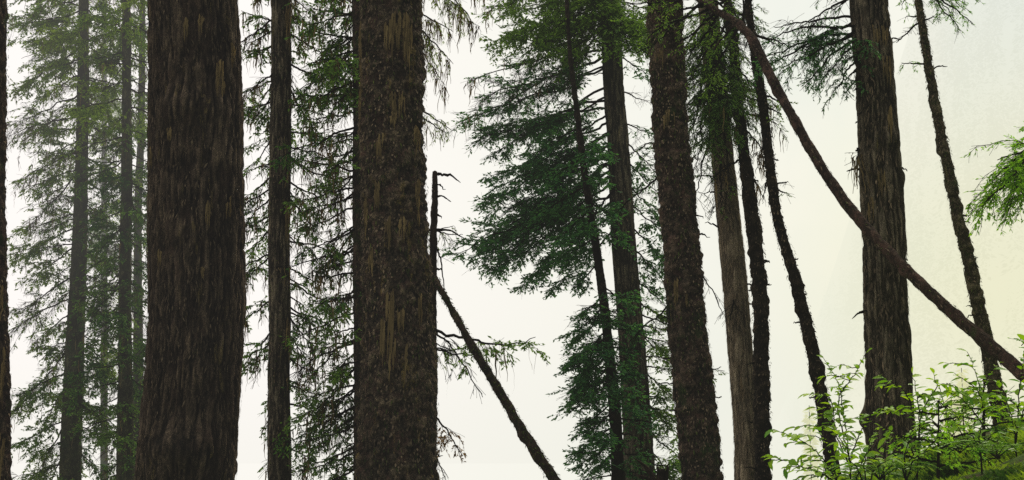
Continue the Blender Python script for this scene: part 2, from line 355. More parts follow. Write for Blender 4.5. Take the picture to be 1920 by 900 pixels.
# ------------------------------------------------------------------ branches
def branch(t, base, tip, arch=0.0, r0=0.02, dens=1.0, hang=0.25, leaf=0.05, mat=None, wood=None, tint=0.4, start=0.12, width=0.38, strands=0, tilt=0.5, name='branch', twiggy=1.0, lift=0.0, lw=1.0):
    """one conifer branch: woody axis, side twigs and their needles; needles and lichen are sub-parts"""
    base = np.asarray(base, float); tip = np.asarray(tip, float)
    D = tip - base; L = np.linalg.norm(D); mat = mat or M['needles']; wood = wood or M['twig']
    K = 22; s = np.linspace(0, 1, K)
    jit = np.cumsum(rng.normal(size=(K, 3)), axis=0); jit -= s[:, None] * jit[-1]; jit *= 0.010 * L
    A = base + D * s[:, None] + np.array([0, 0, 1.0]) * (arch * L * 4 * s * (1 - s))[:, None] + jit
    rad = r0 * (1 - s) ** 0.8 + 0.0035
    T_ = norm(np.gradient(A, axis=0))
    V, Q = [], []; nv = 0
    def add(v, q):
        nonlocal nv
        V.append(v); Q.append(q + nv); nv += len(v)
    add(*tubes(A[None], rad[None], 7))
    n2 = max(5, int(L / 0.085 * twiggy))
    u = start + (1 - start) * np.sort(rng.uniform(0, 1, n2))
    idx = u * (K - 1); i0 = np.clip(idx.astype(int), 0, K - 2); fr = (idx - i0)[:, None]
    p2 = A[i0] * (1 - fr) + A[i0 + 1] * fr; tg = T_[i0]
    side = np.where(np.arange(n2) % 2 == 0, 1.0, -1.0)[:, None]
    hor = norm(np.cross(tg, np.array([0, 0, 1.0])))
    roll = rng.normal(0, tilt, n2)[:, None]
    sd = hor * np.cos(roll) * side + np.array([0, 0, 1.0]) * np.sin(roll)
    ang = rng.uniform(0.75, 1.15, n2)[:, None]
    d2 = norm(tg * np.cos(ang) + sd * np.sin(ang) + np.array([0, 0, lift]))
    gaps = vnoise(np.stack([u * L * 3.1, 0 * u + rng.uniform(0, 99), 0 * u], -1), 3)
    L2 = width * L ** 0.8 * (np.clip((1 - u), 0, 1) ** 0.6 * 0.85 + 0.20) * rng.uniform(0.45, 1.3, n2) * (0.35 + 0.9 * gaps)
    K2 = 7; s2 = np.linspace(0, 1, K2)
    W2 = p2[:, None] + d2[:, None] * (L2[:, None] * s2[None])[..., None] + np.array([0, 0, -1.0]) * (hang * L2[:, None] * 1.2 * s2[None] ** 2)[..., None]
    W2 = W2 + np.cumsum(rng.normal(size=W2.shape), 1) * 0.035 * L2[:, None, None] * (s2 > 0)[None, :, None]
    add(*tubes(W2, (0.0022 + 0.006 * r0 / .02 * (L2[:, None] / max(L, .5)) * (1 - s2[None])) * np.ones((n2, K2)), 3))
    # twigs
    n3 = np.maximum(1, (L2 / 0.024 * (0.35 if dens <= 0 else 1)).astype(int)); tot = n3.sum()
    own = np.repeat(np.arange(n2), n3)
    u3 = rng.uniform(0.08, 1, tot); id3 = u3 * (K2 - 1); j0 = np.clip(id3.astype(int), 0, K2 - 2); f3 = (id3 - j0)[:, None]
    p3 = W2[own, j0] * (1 - f3) + W2[own, j0 + 1] * f3
    t3 = norm(W2[own, j0 + 1] - W2[own, j0])
    h3 = norm(np.cross(t3, np.array([0, 0, 1.0]) + rng.normal(0, .25, (tot, 3)))) * np.where(rng.uniform(size=tot) < .5, 1, -1)[:, None]
    d3 = norm(t3 * 0.75 + h3 * rng.uniform(.4, .9, tot)[:, None] + np.array([0, 0, -1.0]) * (hang * rng.uniform(0.1, 1.5, tot))[:, None] + rng.normal(0, .13, (tot, 3)))
    L3 = rng.uniform(0.06, 0.21, tot) * (1.1 - 0.5 * u3) * (leaf / .05) ** .6
    K3 = 3; s3 = np.linspace(0, 1, K3)
    W3 = p3[:, None] + d3[:, None] * (L3[:, None] * s3[None])[..., None] + np.array([0, 0, -1.0]) * (0.25 * hang * L3[:, None] * s3[None] ** 2)[..., None]
    add(*tubes(W3, np.full((tot, K3), 0.0016 if dens > .4 else 0.0022), 3))
    o = mesh_obj(name, np.vstack(V) - wpos(t.e), [np.vstack(Q)], wood, t.e, True, None)
    keep = rng.uniform(size=tot) < dens * np.clip((vnoise(p3 * 3.2 + rng.uniform(0, 9, 3), 8) - .26) * 3.2, .06, 1.5)
    if dens > 0 and keep.sum() > 3:
        p, d, l = p3[keep], d3[keep], L3[keep]; m = len(p)
        k = np.maximum(2, (l / (leaf * 0.34)).astype(int)); own = np.repeat(np.arange(m), k)
        uu = rng.uniform(0, 1.0, k.sum()); N_ = len(uu)
        pp = p[own] + d[own] * (l[own] * uu)[:, None]
        sv = norm(np.cross(d[own], np.array([0, 0, 1.0]) + rng.normal(0, .35, (N_, 3)))) * np.where(rng.uniform(size=N_) < .5, 1, -1)[:, None]
        dd = norm(d[own] * 0.9 + sv * rng.uniform(.2, 1.1, N_)[:, None] + rng.normal(0, .18, (N_, 3)) + np.array([0, 0, -.35 * hang]))
        nn = norm(np.array([0, 0, 1.0]) + rng.normal(0, .6, (N_, 3)))
        LL = leaf * rng.uniform(.55, 1.25, N_); WW = leaf * lw * rng.uniform(.30, .58, N_)
        v, q = diamonds(pp, dd, LL, WW, nn)
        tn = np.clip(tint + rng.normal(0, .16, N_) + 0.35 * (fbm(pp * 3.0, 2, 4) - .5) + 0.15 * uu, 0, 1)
        mesh_obj('needles', v - wpos(t.e), [q], mat, o, False, {'tint': np.repeat(tn, 4)})
    if strands > 0:
        ns = int(strands); ii = rng.integers(0, len(p2), ns); jj = rng.integers(1, K2, ns)
        st = W2[ii, jj]; ln = rng.uniform(.05, .38, ns) ** 1.0; K4 = 6; s4 = np.linspace(0, 1, K4)
        pth = st[:, None] + np.array([0, 0, -1.0]) * (ln[:, None] * s4[None])[..., None] + np.cumsum(rng.normal(0, .012, (ns, K4, 3)), 1) * np.array([1, 1, .2])
        wd = (0.012 * (1 - s4[None]) + 0.004) * rng.uniform(.5, 1.8, (ns, K4))
        v, q = ribbons(pth, wd)
        mesh_obj('lichen', v - wpos(t.e), [q], M['lichen'], o, False, {'tint': np.repeat(rng.uniform(0, .8, ns), K4 * 2)})
    return o
def hero(t, rows, **kw):
    """rows: (base py, tip px, tip py, depth offset m, overrides)"""
    for row in rows:
        py, tx, ty, dy = row[:4]; k = dict(kw); k.update(row[4] if len(row) > 4 else {})
        b, r = on_trunk(t, py); tip = at(tx, ty, t.Y + dy)
        n = tip - b; n[2] = 0; b = b + norm(n) * r * 0.75
        k.setdefault('r0', 0.008 + 0.005 * np.linalg.norm(tip - b)); branch(t, b, tip, **k)
def whorls(t, n, py0, py1, lmin, lmax, droop=0.3, az=None, **kw):
    for i in range(n):
        py = py0 + (py1 - py0) * (i + random.random()) / n
        b, r = on_trunk(t, py)
        a = random.uniform(*az) if az else (i * 2.4 + random.uniform(-.5, .5))
        l = random.uniform(lmin, lmax); d = np.array([math.cos(a), math.sin(a), 0])
        tip = b + d * l + np.array([0, 0, -l * random.uniform(droop * .4, droop * 1.4)])
        k = dict(kw); k['tint'] = kw.get('tint', .4) + random.uniform(-.25, .25); k['dens'] = kw.get('dens', 1.0) * random.choice((.35, .7, 1.0, 1.0, 1.2)); k['width'] = kw.get('width', .4) * random.uniform(.7, 1.3)
        branch(t, b + d * r * .75, tip, r0=0.007 + 0.005 * l, **k)
def tassels(t, spots):
    """hanging lichen on the camera side of a trunk: (px, py top, length px, width px, count)"""
    for px, py, ln, wd, n in spots:
        P = []; W = []
        for _ in range(n):
            x = px + random.uniform(-.5, .5) * wd; y = py + random.uniform(-.12, .25) * ln
            l = ln * random.uniform(.4, 1.0) / F * t.Y
            z0 = at(x, y, t.Y)
            K = 9; path = []; wj = random.uniform(.4, 1.3)
            ph = random.uniform(-.05, .05)
            for k in range(K):
                s = k / (K - 1); z = z0[2] - l * s
                i = int(np.argmin(np.abs(t.Q[:, 2] - z))); c, r = t.Q[i], t.r[i]
                xx = np.clip(z0[0] + ph * l * s + random.uniform(-.004, .004) - c[0], -r * .985, r * .985)
                path.append([c[0] + xx, c[1] - math.sqrt(max(r * r - xx * xx, 0)) * 1.0 - 0.044 - .012 * math.sin(s * 3.1), z])
            P.append(path); W.append([0.022 * wj * random.uniform(.55, 1.25) * (1.02 - (k / (K - 1)) ** 1.6) * (1 if k else .35) for k in range(K)])
        P = np.array(P); W = np.array(W)
        B, K, _ = P.shape; a = np.array([1.0, 0, 0])
        v = np.stack([P - a * W[..., None] / 2, P + a * W[..., None] / 2], 2).reshape(-1, 3)
        bs = np.arange(B)[:, None] * K * 2; k = np.arange(K - 1)[None] * 2
        q = np.stack([bs + k, bs + k + 1, bs + k + 3, bs + k + 2], -1).reshape(-1, 4)
        mesh_obj('lichen', v - wpos(t.e), [q], M['lichen'], t.e, False, {'tint': np.repeat(rng.uniform(.15, .85, B), K * 2)})
def stub(t, py, tx, ty, dy=0.0, r0=.012, mat=None):
    b, r = on_trunk(t, py); tip = at(tx, ty, t.Y + dy); K = 10; s = np.linspace(0, 1, K)
    n = tip - b; n[2] = 0; b = b + norm(n) * r * .8
    A = b + (tip - b) * s[:, None] + np.array([0, 0, 1]) * (0.12 * np.linalg.norm(tip - b) * np.sin(s * 3.0))[:, None] + rng.normal(0, .006, (K, 3))
    V, Q = tubes(A[None], (r0 * (1 - s) ** .6 * rng.uniform(.7, 1.3, K) + .003)[None], 6)
    mesh_obj('broken_branch', V - wpos(t.e), [Q], mat or M['twig'], t.e)

# =================================================================== THE TREES
# far left trunk, cut by the picture's edge
tA = trunk_tree('conifer_tree', 'dark trunk with ochre lichen cut off by the left edge of the picture', 13,
    [(-66, 11, 0), (-64, 12, 250), (-66, 9, 400), (-66, 13, 600), (-64, 16, 750), (-62, 19, 900)], M['bark_mossy'], 'flake', .035, seed=1)
tassels(tA, [(8, 540, 90, 10, 10), (12, 660, 120, 10, 12), (14, 820, 90, 8, 8)])

# hazy trees on the left
kwz = dict(mat=M['needles_hazy'], leaf=.078, hang=.3, lw=.9, wood=M['twig'], width=.66, twiggy=1.35)
tB = trunk_tree('conifer_tree', 'slender pale green hazy conifer with long drooping boughs, leftmost behind the edge trunk', 30,
    [(147, 166, 0), (145, 167, 120), (142, 165, 300), (134, 163, 480), (122, 157, 680), (112, 152, 900)], M['bark_hazy'], 'flake', .03, seed=2)
hero(tB, [(40, 30, 30, -.4), (60, 40, 110, .3), (10, 60, -20, .5), (90, 30, 170, -.6), (110, 70, 140, .4), (70, 90, 60, -.8), (20, 20, 50, .2),
    (140, 60, 200, .1, dict(dens=.6)), (180, 18, 235, .2, dict(dens=.12)), (215, 14, 258, -.3, dict(dens=.2, strands=60)), (265, 70, 305, .3), (285, 22, 345, -.1, dict(dens=.25, strands=40)),
    (330, 60, 420, -.4, dict(dens=.15, strands=50)), (400, 30, 440, .2, dict(dens=.5)), (430, 16, 480, -.3, dict(dens=.6)), (460, 50, 530, .3), (520, 14, 592, -.2, dict(dens=.3)),
    (560, 20, 625, .2, dict(dens=.3)), (590, 60, 640, -.3), (640, 80, 700, .4), (660, 30, 770, -.2, dict(dens=.35, strands=60)), (720, 80, 800, .2), (800, 70, 900, -.3), (840, 90, 930, .3),
    (150, 215, 170, .2), (230, 225, 260, -.4, dict(dens=.4)), (380, 200, 420, -.3), (470, 210, 500, .3), (560, 205, 600, -.4), (640, 215, 700, .3), (740, 200, 800, -.2)], **kwz, strands=14, tint=.42)
whorls(tB, 26, -60, 320, .7, 1.5, .35, **kwz, tint=.5, dens=.8, strands=12)  # upper boughs tinted yellower, sun glow put into the colour
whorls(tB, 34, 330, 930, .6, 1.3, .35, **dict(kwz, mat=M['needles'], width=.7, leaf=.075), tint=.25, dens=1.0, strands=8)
tC = trunk_tree('conifer_tree', 'straight hazy conifer with dark foliage just left of the thickest trunk', 29,
    [(228, 244, 0), (229, 246, 150), (228, 248, 300), (224, 246, 500), (222, 248, 700), (218, 252, 900)], M['bark_hazy'], 'flake', .03, seed=3)
whorls(tC, 26, -60, 260, .7, 1.4, .3, **kwz, tint=.48, dens=.7, strands=10)  # same painted sun glow on the upper boughs here
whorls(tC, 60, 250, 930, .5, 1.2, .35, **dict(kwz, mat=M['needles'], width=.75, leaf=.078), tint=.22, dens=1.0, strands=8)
hero(tC, [(60, 300, 30, .2), (110, 195, 115, -.6, dict(dens=.15)), (300, 165, 300, -.3), (330, 180, 350, -.2), (345, 300, 380, -.2), (600, 160, 650, -.5), (520, 175, 585, -.6, dict(dens=.2)), (430, 180, 480, -.4)], **dict(kwz, mat=M['needles']), tint=.28)
tD = trunk_tree('conifer_tree', 'thin hazy conifer half hidden by the left side of the thickest trunk', 33,
    [(262, 273, 0), (259, 272, 200), (252, 266, 400), (250, 268, 650), (248, 270, 900)], M['bark_hazy'], 'flake', .025, seed=4)
whorls(tD, 24, -40, 920, .6, 1.2, .4, **kwz, tint=.4, dens=.8)
tT = trunk_tree('conifer_tree', 'faint misty trunk between two hazy conifers at the top left', 46,
    [(191, 200, 0), (190, 200, 200), (189, 201, 500), (188, 202, 900)], M['bark_hazy'], 'flake', .03, seed=5)
whorls(tT, 26, -60, 500, .9, 2.0, .35, **dict(kwz, leaf=.08), tint=.5, dens=.6)

# the thickest trunk
tE = trunk_tree('conifer_tree', 'thickest trunk, with dark reddish furrowed bark and small lichen streaks', 14,
    [(283, 447, 0), (281, 449, 150), (277, 452, 300), (278, 453, 450), (277, 451, 620), (273, 446, 740), (262, 440, 900)], M['bark_red'], 'furrow', .06, seed=6, res=.0105, knots=3)
tassels(tE, [(372, 60, 45, 12, 5), (398, 55, 40, 12, 6), (408, 390, 50, 8, 7), (425, 130, 70, 12, 8), (445, 90, 60, 6, 6), (400, 512, 26, 8, 6), (300, 290, 40, 8, 5), (340, 260, 30, 10, 5), (320, 480, 50, 8, 3), (430, 170, 40, 8, 5), (440, 380, 50, 6, 5)])

# trunk F
tF = trunk_tree('conifer_tree', 'straight slim trunk standing alone between the two thickest trunks', 19,
    [(508, 545, 0), (507, 546, 200), (505, 545, 350), (503, 543, 550), (503, 543, 750), (503, 546, 900)], M['bark_grey'], 'furrow', .022, seed=7)
tassels(tF, [(542, 390, 60, 5, 8), (542, 20, 90, 5, 8), (542, 600, 60, 5, 5)])
kwd = dict(mat=M['needles'], leaf=.060, hang=.36, width=.58, twiggy=1.15, lw=.9)
hero(tF, [(40, 452, 20, .3), (80, 455, 100, .6), (140, 448, 178, -.3, dict(dens=.12)), (190, 450, 205, .4), (20, 600, 60, .5), (60, 640, 130, .3), (120, 655, 170, .3), (150, 600, 260, .4, dict(dens=.6, strands=30)),
    (290, 662, 360, .5, dict(dens=.35)), (245, 620, 260, .4, dict(dens=.3)), (340, 620, 390, .3), (370, 600, 440, -.2), (330, 460, 370, .4, dict(dens=.7)), (370, 455, 420, .3), (450, 640, 470, .5, dict(dens=.35)),
    (585, 600, 610, .2), (590, 590, 650, -.1), (620, 580, 680, .2, dict(dens=.6)), (480, 456, 520, .4, dict(dens=.5)), (560, 455, 600, .3), (600, 470, 700, .3, dict(dens=.5, strands=30)), (-20, 480, -10, .2), (-10, 580, 20, -.2)], **kwd, tint=.3, strands=25)

# hidden trunk G and its branches toward F
tG = trunk_tree('conifer_tree', 'green tinged trunk mostly hidden behind the left side of the shaggy bark trunk', 18,
    [(660, 700, 0), (661, 701, 200), (661, 702, 450), (663, 705, 700), (665, 708, 900)], M['bark_mossy'], 'flake', .02, seed=8)
hero(tG, [(70, 560, 60, .4), (30, 580, 10, .2), (95, 580, 120, -.2), (10, 620, -20, .5), (120, 600, 190, .3), (60, 610, 120, .8), (175, 555, 185, .4, dict(dens=.4)), (150, 620, 215, -.3, dict(strands=40)),
    (260, 600, 270, .5, dict(dens=.4)), (320, 560, 300, .5, dict(dens=.2)), (270, 610, 330, .2, dict(dens=.45)), (360, 590, 400, .2), (390, 570, 430, .4), (330, 620, 370, -.1), (420, 610, 460, .5, dict(dens=.6)),
    (510, 600, 520, .1, dict(dens=.45, hang=.3)), (540, 620, 560, .4, dict(dens=.3)), (460, 590, 510, .5, dict(dens=.4)),
    (640, 568, 725, .0, dict(dens=.15, arch=.06, width=.3)), (690, 572, 785, -.1, dict(dens=.10)), (715, 596, 790, .2, dict(dens=.3)), (640, 580, 660, .5, dict(dens=.3)), (780, 590, 830, .2, dict(dens=.5)), (830, 560, 880, .3, dict(dens=.5)), (760, 560, 800, .5, dict(dens=.4)), (870, 580, 930, .1)], **kwd, tint=.3, strands=22)
whorls(tG, 44, -60, 900, .45, 1.15, .35, az=(1.9, 4.4), **kwd, tint=.35, dens=.85, strands=10)
whorls(tF, 44, -60, 930, .35, .95, .35, az=(.1, 3.04), **dict(kwd, hang=.45), tint=.38, dens=.8, strands=8)

# shaggy trunk H
tH = trunk_tree('conifer_tree', 'big trunk with shaggy flaking bark and long hanging ochre lichen streaks', 13.6,
    [(674, 790, 0), (673, 794, 130), (675, 794, 260), (679, 797, 380), (681, 804, 500), (681, 809, 620), (676, 814, 760), (667, 817, 900)], M['bark_flaky'], 'scaly', .075, seed=11, res=.0105, knots=0)
tassels(tH, [(755, 48, 85, 36, 42), (735, 60, 70, 16, 12), (772, 60, 80, 10, 10), (750, 190, 60, 26, 14), (676, 60, 150, 6, 14), (677, 180, 120, 6, 10), (718, 270, 60, 14, 8), (745, 225, 40, 14, 8), (713, 352, 60, 8, 12),
    (738, 560, 110, 14, 12), (724, 610, 100, 8, 10), (756, 590, 60, 14, 10), (760, 420, 50, 12, 9), (786, 350, 80, 8, 12), (792, 560, 70, 6, 6), (732, 420, 60, 10, 8), (785, 250, 60, 8, 10), (700, 470, 60, 8, 6), (765, 650, 60, 6, 5), (690, 380, 70, 6, 6), (740, 640, 80, 14, 7)])
# small sprigs on its right side at the top
tH2 = trunk_tree('conifer_tree', 'lichen hung conifer mostly hidden behind the right side of the shaggy bark trunk', 20,
    [(745, 775, 0), (746, 777, 300), (748, 780, 600), (750, 784, 900)], M['bark_hazy'], 'flake', .02, seed=12)
hero(tH2, [(10, 850, 60, .4), (-40, 870, 20, -.3), (-80, 900, 50, .4), (40, 850, 120, .1), (-120, 920, -10, .2), (60, 835, 160, .5), (190, 850, 245, .2, dict(dens=.5, strands=5)), (210, 840, 250, -.2, dict(dens=.5, strands=5)), (430, 868, 440, 0, dict(dens=.55, strands=0)), (440, 850, 425, .3, dict(dens=.4, strands=0)), (620, 850, 660, .2, dict(dens=.3, strands=5)), (660, 900, 650, .3, dict(dens=.5, strands=3))],
    mat=M['needles_hazy'], leaf=.05, hang=.9, dens=.6, strands=45, tint=.8, lw=.6)

# dead snag I
P = [(806, 819, 900), (805, 820, 700), (805, 820, 560), (806, 820, 450), (809, 821, 380), (811, 820, 322)]
tI = trunk_tree('dead_snag', 'thin dead snag with a broken top beside the shaggy bark trunk', 15.2, list(reversed(P)), M['dead_wood'], 'flake', .02, group=None, top_extra=0, knots=14, seed=13, cat='dead tree')
stub(tI, 326, 864, 343, 0, .016); stub(tI, 345, 833, 356, -.1, .008); stub(tI, 368, 846, 379, -.1, .009); stub(tI, 402, 828, 408, 0, .01); stub(tI, 432, 872, 450, -.1, .012); stub(tI, 505, 832, 508, 0, .012)
branch(tI, on_trunk(tI, 470)[0], at(835, 560, 15.0), arch=.3, r0=.010, dens=0, width=.25, name='dead_branch')
# leaning dead trunk J
def leaning(kind, label, Y0, Y1, pts, mat, cat, seed, knots, amp=.02, style='flake', cont=1.5, part='trunk'):
    n = len(pts); P = []; R = []
    for i, (x, y, w) in enumerate(pts):
        Y = Y0 + (Y1 - Y0) * i / (n - 1); P.append(at(x, y, Y)); R.append(w / 2 / F * Y)
    P = P[::-1]; R = R[::-1]                                         # bottom first
    d = norm(P[0] - P[1]); b = P[0] + d * cont; g = terrain(b[0], b[1], False) - .1
    if b[2] > g:
        kx = (b[2] - g) / max(-d[2], .2); b = b + d * kx
    P = [b] + P; R = [R[0] * 1.1] + R
    e = empty(kind, P[0], label, cat)
    t = Tree(); t.e = e; t.Y = Y0
    t.trunk, t.Q, t.r = trunk_mesh(part, P, R, mat, e, .012, style, amp, knots, seed)
    return t
tJ = leaning('leaning_dead_trunk', 'thin dead trunk leaning from the snag down to the right, its bark rough and dark', 15.0, 14.0,
    [(816, 520, 9), (824, 540, 11), (850, 585, 12), (885, 650, 15), (930, 725, 16), (975, 800, 17), (1040, 900, 20)], M['dead_wood'], 'dead tree', 14, 26, .022)
branch(tI, on_trunk(tI, 612)[0], at(1004, 632, 14.6), arch=-.10, r0=.014, dens=2.2, hang=.3, leaf=.052, width=.40, tint=.75, mat=M['needles'], strands=10, start=.25)
branch(tI, on_trunk(tI, 618)[0], at(905, 745, 14.8), arch=.12, r0=.010, dens=.06, hang=.6, leaf=.035, width=.3, tint=.5)
branch(tI, on_trunk(tI, 655)[0], at(895, 665, 15.2), arch=-.04, r0=.008, dens=2, leaf=.05, tint=.8, width=.4)
branch(tI, on_trunk(tI, 780)[0], at(868, 855, 15.0), arch=.10, r0=.009, dens=1.6, hang=.5, leaf=.045, tint=.5, mat=M['needles_dry'], width=.5, name='dry_branch')
branch(tI, on_trunk(tI, 850)[0], at(835, 900, 15.0), arch=.05, r0=.006, dens=.3, hang=.6, leaf=.035, tint=.4, mat=M['needles_dry'], name='dry_branch')

# conifer L with the big crown, and slim K in front of it
kwl = dict(mat=M['needles_teal'], leaf=.070, hang=.15, width=.56, twiggy=1.4, tilt=.36, lw=.95)
tL = trunk_tree('conifer_tree', 'conifer whose wide dark green crown spreads left over the bright gap', 23,
    [(1124, 1160, -20), (1130, 1168, 130), (1138, 1178, 260), (1146, 1190, 420), (1159, 1205, 600), (1168, 1221, 800), (1172, 1229, 900)], M['bark_grey'], 'furrow', .025, seed=15)
up = dict(tint=.6, mat=M['needles'], hang=.2, width=.65)
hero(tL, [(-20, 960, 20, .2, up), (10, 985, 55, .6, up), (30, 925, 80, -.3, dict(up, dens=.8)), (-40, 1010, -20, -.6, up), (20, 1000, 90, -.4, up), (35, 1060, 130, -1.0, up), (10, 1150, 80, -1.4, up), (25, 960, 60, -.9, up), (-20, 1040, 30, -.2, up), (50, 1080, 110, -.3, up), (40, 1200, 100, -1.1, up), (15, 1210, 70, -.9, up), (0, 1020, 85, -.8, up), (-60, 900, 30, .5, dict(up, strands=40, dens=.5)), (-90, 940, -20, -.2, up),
    (45, 1240, 60, -.8, up), (0, 1230, 20, -.5, up), (-40, 1250, -10, .2, up), (20, 1060, 100, -1.2, up), (0, 1180, 90, -1.5, up), (-10, 1120, 60, -1.7, up), (-30, 1070, 40, -1.5, up), (-40, 1100, 10, -1.2, up),
    (85, 900, 190, .1, dict(dens=.35, strands=60, tint=.5)), (110, 860, 235, .3, dict(dens=.45, strands=30, tint=.5)), (60, 880, 150, .7, dict(dens=.4, strands=70, tint=.5)),
    (130, 930, 205, -.4, dict(dens=.7)), (125, 1000, 190, -.3, dict(dens=.2)), (160, 920, 290, .2, dict(tint=.45)), (180, 980, 250, -.4), (200, 905, 255, .5, dict(dens=.6, tint=.5)), (215, 1000, 300, -.6), (190, 880, 275, .2, dict(dens=.5)),
    (235, 920, 330, .1), (250, 960, 360, -.5), (270, 905, 385, .3), (290, 935, 410, -.3), (305, 852, 478, 0, dict(width=.5)), (320, 905, 445, .4), (335, 880, 500, .2), (345, 960, 470, -.6), (365, 925, 505, .3), (380, 1000, 515, -.4), (400, 980, 535, .2, dict(dens=.8)), (425, 1040, 540, -.3), (300, 1010, 420, -1.0), (250, 1030, 330, -1.0), (350, 1060, 470, -.8), (285, 1040, 300, -.6),
    (230, 1225, 250, .3, dict(dens=.5)), (260, 1235, 330, .4, dict(dens=.4)), (300, 1240, 370, .4, dict(tint=.5)), (340, 1235, 410, .3, dict(tint=.5)), (380, 1248, 440, .5), (420, 1250, 500, .3), (460, 1252, 540, .2), (170, 1215, 190, .4, dict(dens=.6)), (100, 1218, 140, .5, dict(dens=.5)),
    (560, 1262, 610, .3, dict(tint=.6, mat=M['needles'])), (620, 1258, 680, .5, dict(tint=.6, mat=M['needles'])), (690, 1270, 760, .2, dict(tint=.65, mat=M['needles'])), (740, 1275, 820, .4, dict(tint=.65, mat=M['needles'])), (800, 1285, 870, .2, dict(tint=.6, mat=M['needles'])), (840, 1270, 905, .4, dict(tint=.6, mat=M['needles'])), (520, 1250, 575, .4)],
    **kwl, tint=.38)
kwk = dict(mat=M['needles_teal'], leaf=.068, hang=.12, width=.80, twiggy=1.8, tilt=.32, lw=.95)
tK = trunk_tree('conifer_tree', 'very slim conifer rising just left of the wide crowned conifer trunk', 21.5,
    [(1060, 1068, 20), (1064, 1072, 90), (1078, 1090, 230), (1098, 1112, 380), (1119, 1136, 530), (1131, 1150, 650), (1143, 1166, 800), (1146, 1172, 900)], M['bark_dark'], 'flake', .02, seed=16, top_extra=1.5)
hero(tK, [(560, 1078, 598, .1), (575, 1085, 620, -.3), (600, 1070, 640, .4, dict(tint=.5)), (625, 1066, 682, 0), (650, 1080, 690, -.4), (670, 1064, 738, .1), (690, 1080, 745, -.3), (720, 1085, 770, .3), (760, 1092, 800, 0), (780, 1090, 815, -.4), (800, 1086, 850, .2), (830, 1088, 872, -.2), (850, 1090, 905, .2), (700, 1120, 740, -.8), (620, 1110, 660, -.8), (790, 1120, 830, -.8),
    (240, 1040, 270, .3), (300, 1030, 340, -.3), (350, 1020, 400, .3), (400, 1040, 450, -.4), (450, 1050, 490, .2), (500, 1075, 540, 0), (330, 1150, 350, -.3), (280, 1130, 300, -.4), (430, 1160, 450, -.4), (380, 1150, 410, -.5), (600, 1190, 620, -.4, dict(dens=.6)), (540, 1175, 570, -.4, dict(dens=.6)), (680, 1190, 700, -.3, dict(dens=.4))],
    **kwk, tint=.34)
whorls(tK, 34, 550, 930, .40, .72, .15, **dict(kwk, width=.7), tint=.4)

whorls(tL, 12, 560, 930, .6, .95, .2, az=(-.9, .9), **dict(kwl, mat=M['needles'], width=.7), tint=.5)
# M
tM = trunk_tree('conifer_tree', 'thick dark trunk with rough mossy bark left of the brown bark trunk', 14.5,
    [(1211, 1279, 0), (1218, 1283, 130), (1226, 1291, 250), (1240, 1307, 400), (1251, 1320, 570), (1264, 1336, 730), (1280, 1353, 900)], M['bark_mossy'], 'scaly', .055, seed=17, res=.0115, knots=0)
tassels(tM, [(1232, 100, 40, 16, 8), (1250, 215, 40, 20, 8), (1282, 555, 40, 6, 4), (1262, 520, 60, 8, 6)])
branch(tM, on_trunk(tM, 300)[0], at(1152, 400, 14.9), r0=.010, dens=.0, width=.3, hang=.7, name='dead_branch')
branch(tM, on_trunk(tM, 250)[0], at(1180, 290, 15.2), r0=.008, dens=.15, width=.3, hang=.3, leaf=.035)
branch(tM, on_trunk(tM, 540)[0], at(1180, 640, 15.2), r0=.010, dens=.03, width=.35, hang=.7, leaf=.035, name='dead_branch')
branch(tM, on_trunk(tM, 490)[0], at(1355, 590, 14.4), arch=.2, r0=.007, dens=0, width=.2, hang=.5, name='dead_branch')
branch(tM, on_trunk(tM, 690)[0], at(1352, 688, 14.9), r0=.007, dens=.9, width=.4, leaf=.04, tint=.7)

# N brown bark
tN = trunk_tree('cedar_tree', 'trunk with light brown stringy bark and foliage at its top', 17,
    [(1309, 1345, 0), (1318, 1356, 120), (1329, 1368, 230), (1341, 1384, 380), (1355, 1402, 530), (1368, 1413, 680), (1376, 1418, 800), (1378, 1424, 900)], M['bark_cedar'], 'furrow', .022, seed=18)
kwn = dict(mat=M['needles'], leaf=.042, hang=.4, width=.5, twiggy=1.2, lw=.6)
hero(tN, [(60, 1300, 170, -.8), (80, 1330, 220, -1.0), (100, 1300, 260, -.6), (120, 1350, 250, -1.1), (140, 1380, 270, -.8), (90, 1400, 180, -.7), (70, 1420, 130, -.5), (40, 1400, 90, -.9), (150, 1310, 320, -.5), (170, 1375, 330, -.6), (60, 1280, 130, -.4), (30, 1290, 90, -.9), (110, 1340, 190, -1.4), (130, 1310, 230, -1.2), (160, 1400, 250, -.4), (20, 1340, 100, -1.4), (50, 1370, 140, -1.3), (90, 1365, 200, -1.4), (130, 1370, 240, -1.3), (40, 1310, 120, -1.4), (0, 1430, 60, -.6), (-20, 1390, 60, -1.1)], **kwn, tint=.30)
hero(tN, [(200, 1300, 275, -.3, dict(dens=.1)), (330, 1310, 330, .2, dict(dens=.3)), (560, 1370, 600, -.3, dict(dens=.2)), (300, 1345, 400, -.6, dict(dens=.25)), (340, 1370, 360, -.5, dict(dens=.5)), (180, 1300, 380, -.5, dict(dens=0)), (150, 1440, 210, .5, dict(dens=.6, tint=.6)), (140, 1450, 190, .7, dict(tint=.6))], **kwn, tint=.3)

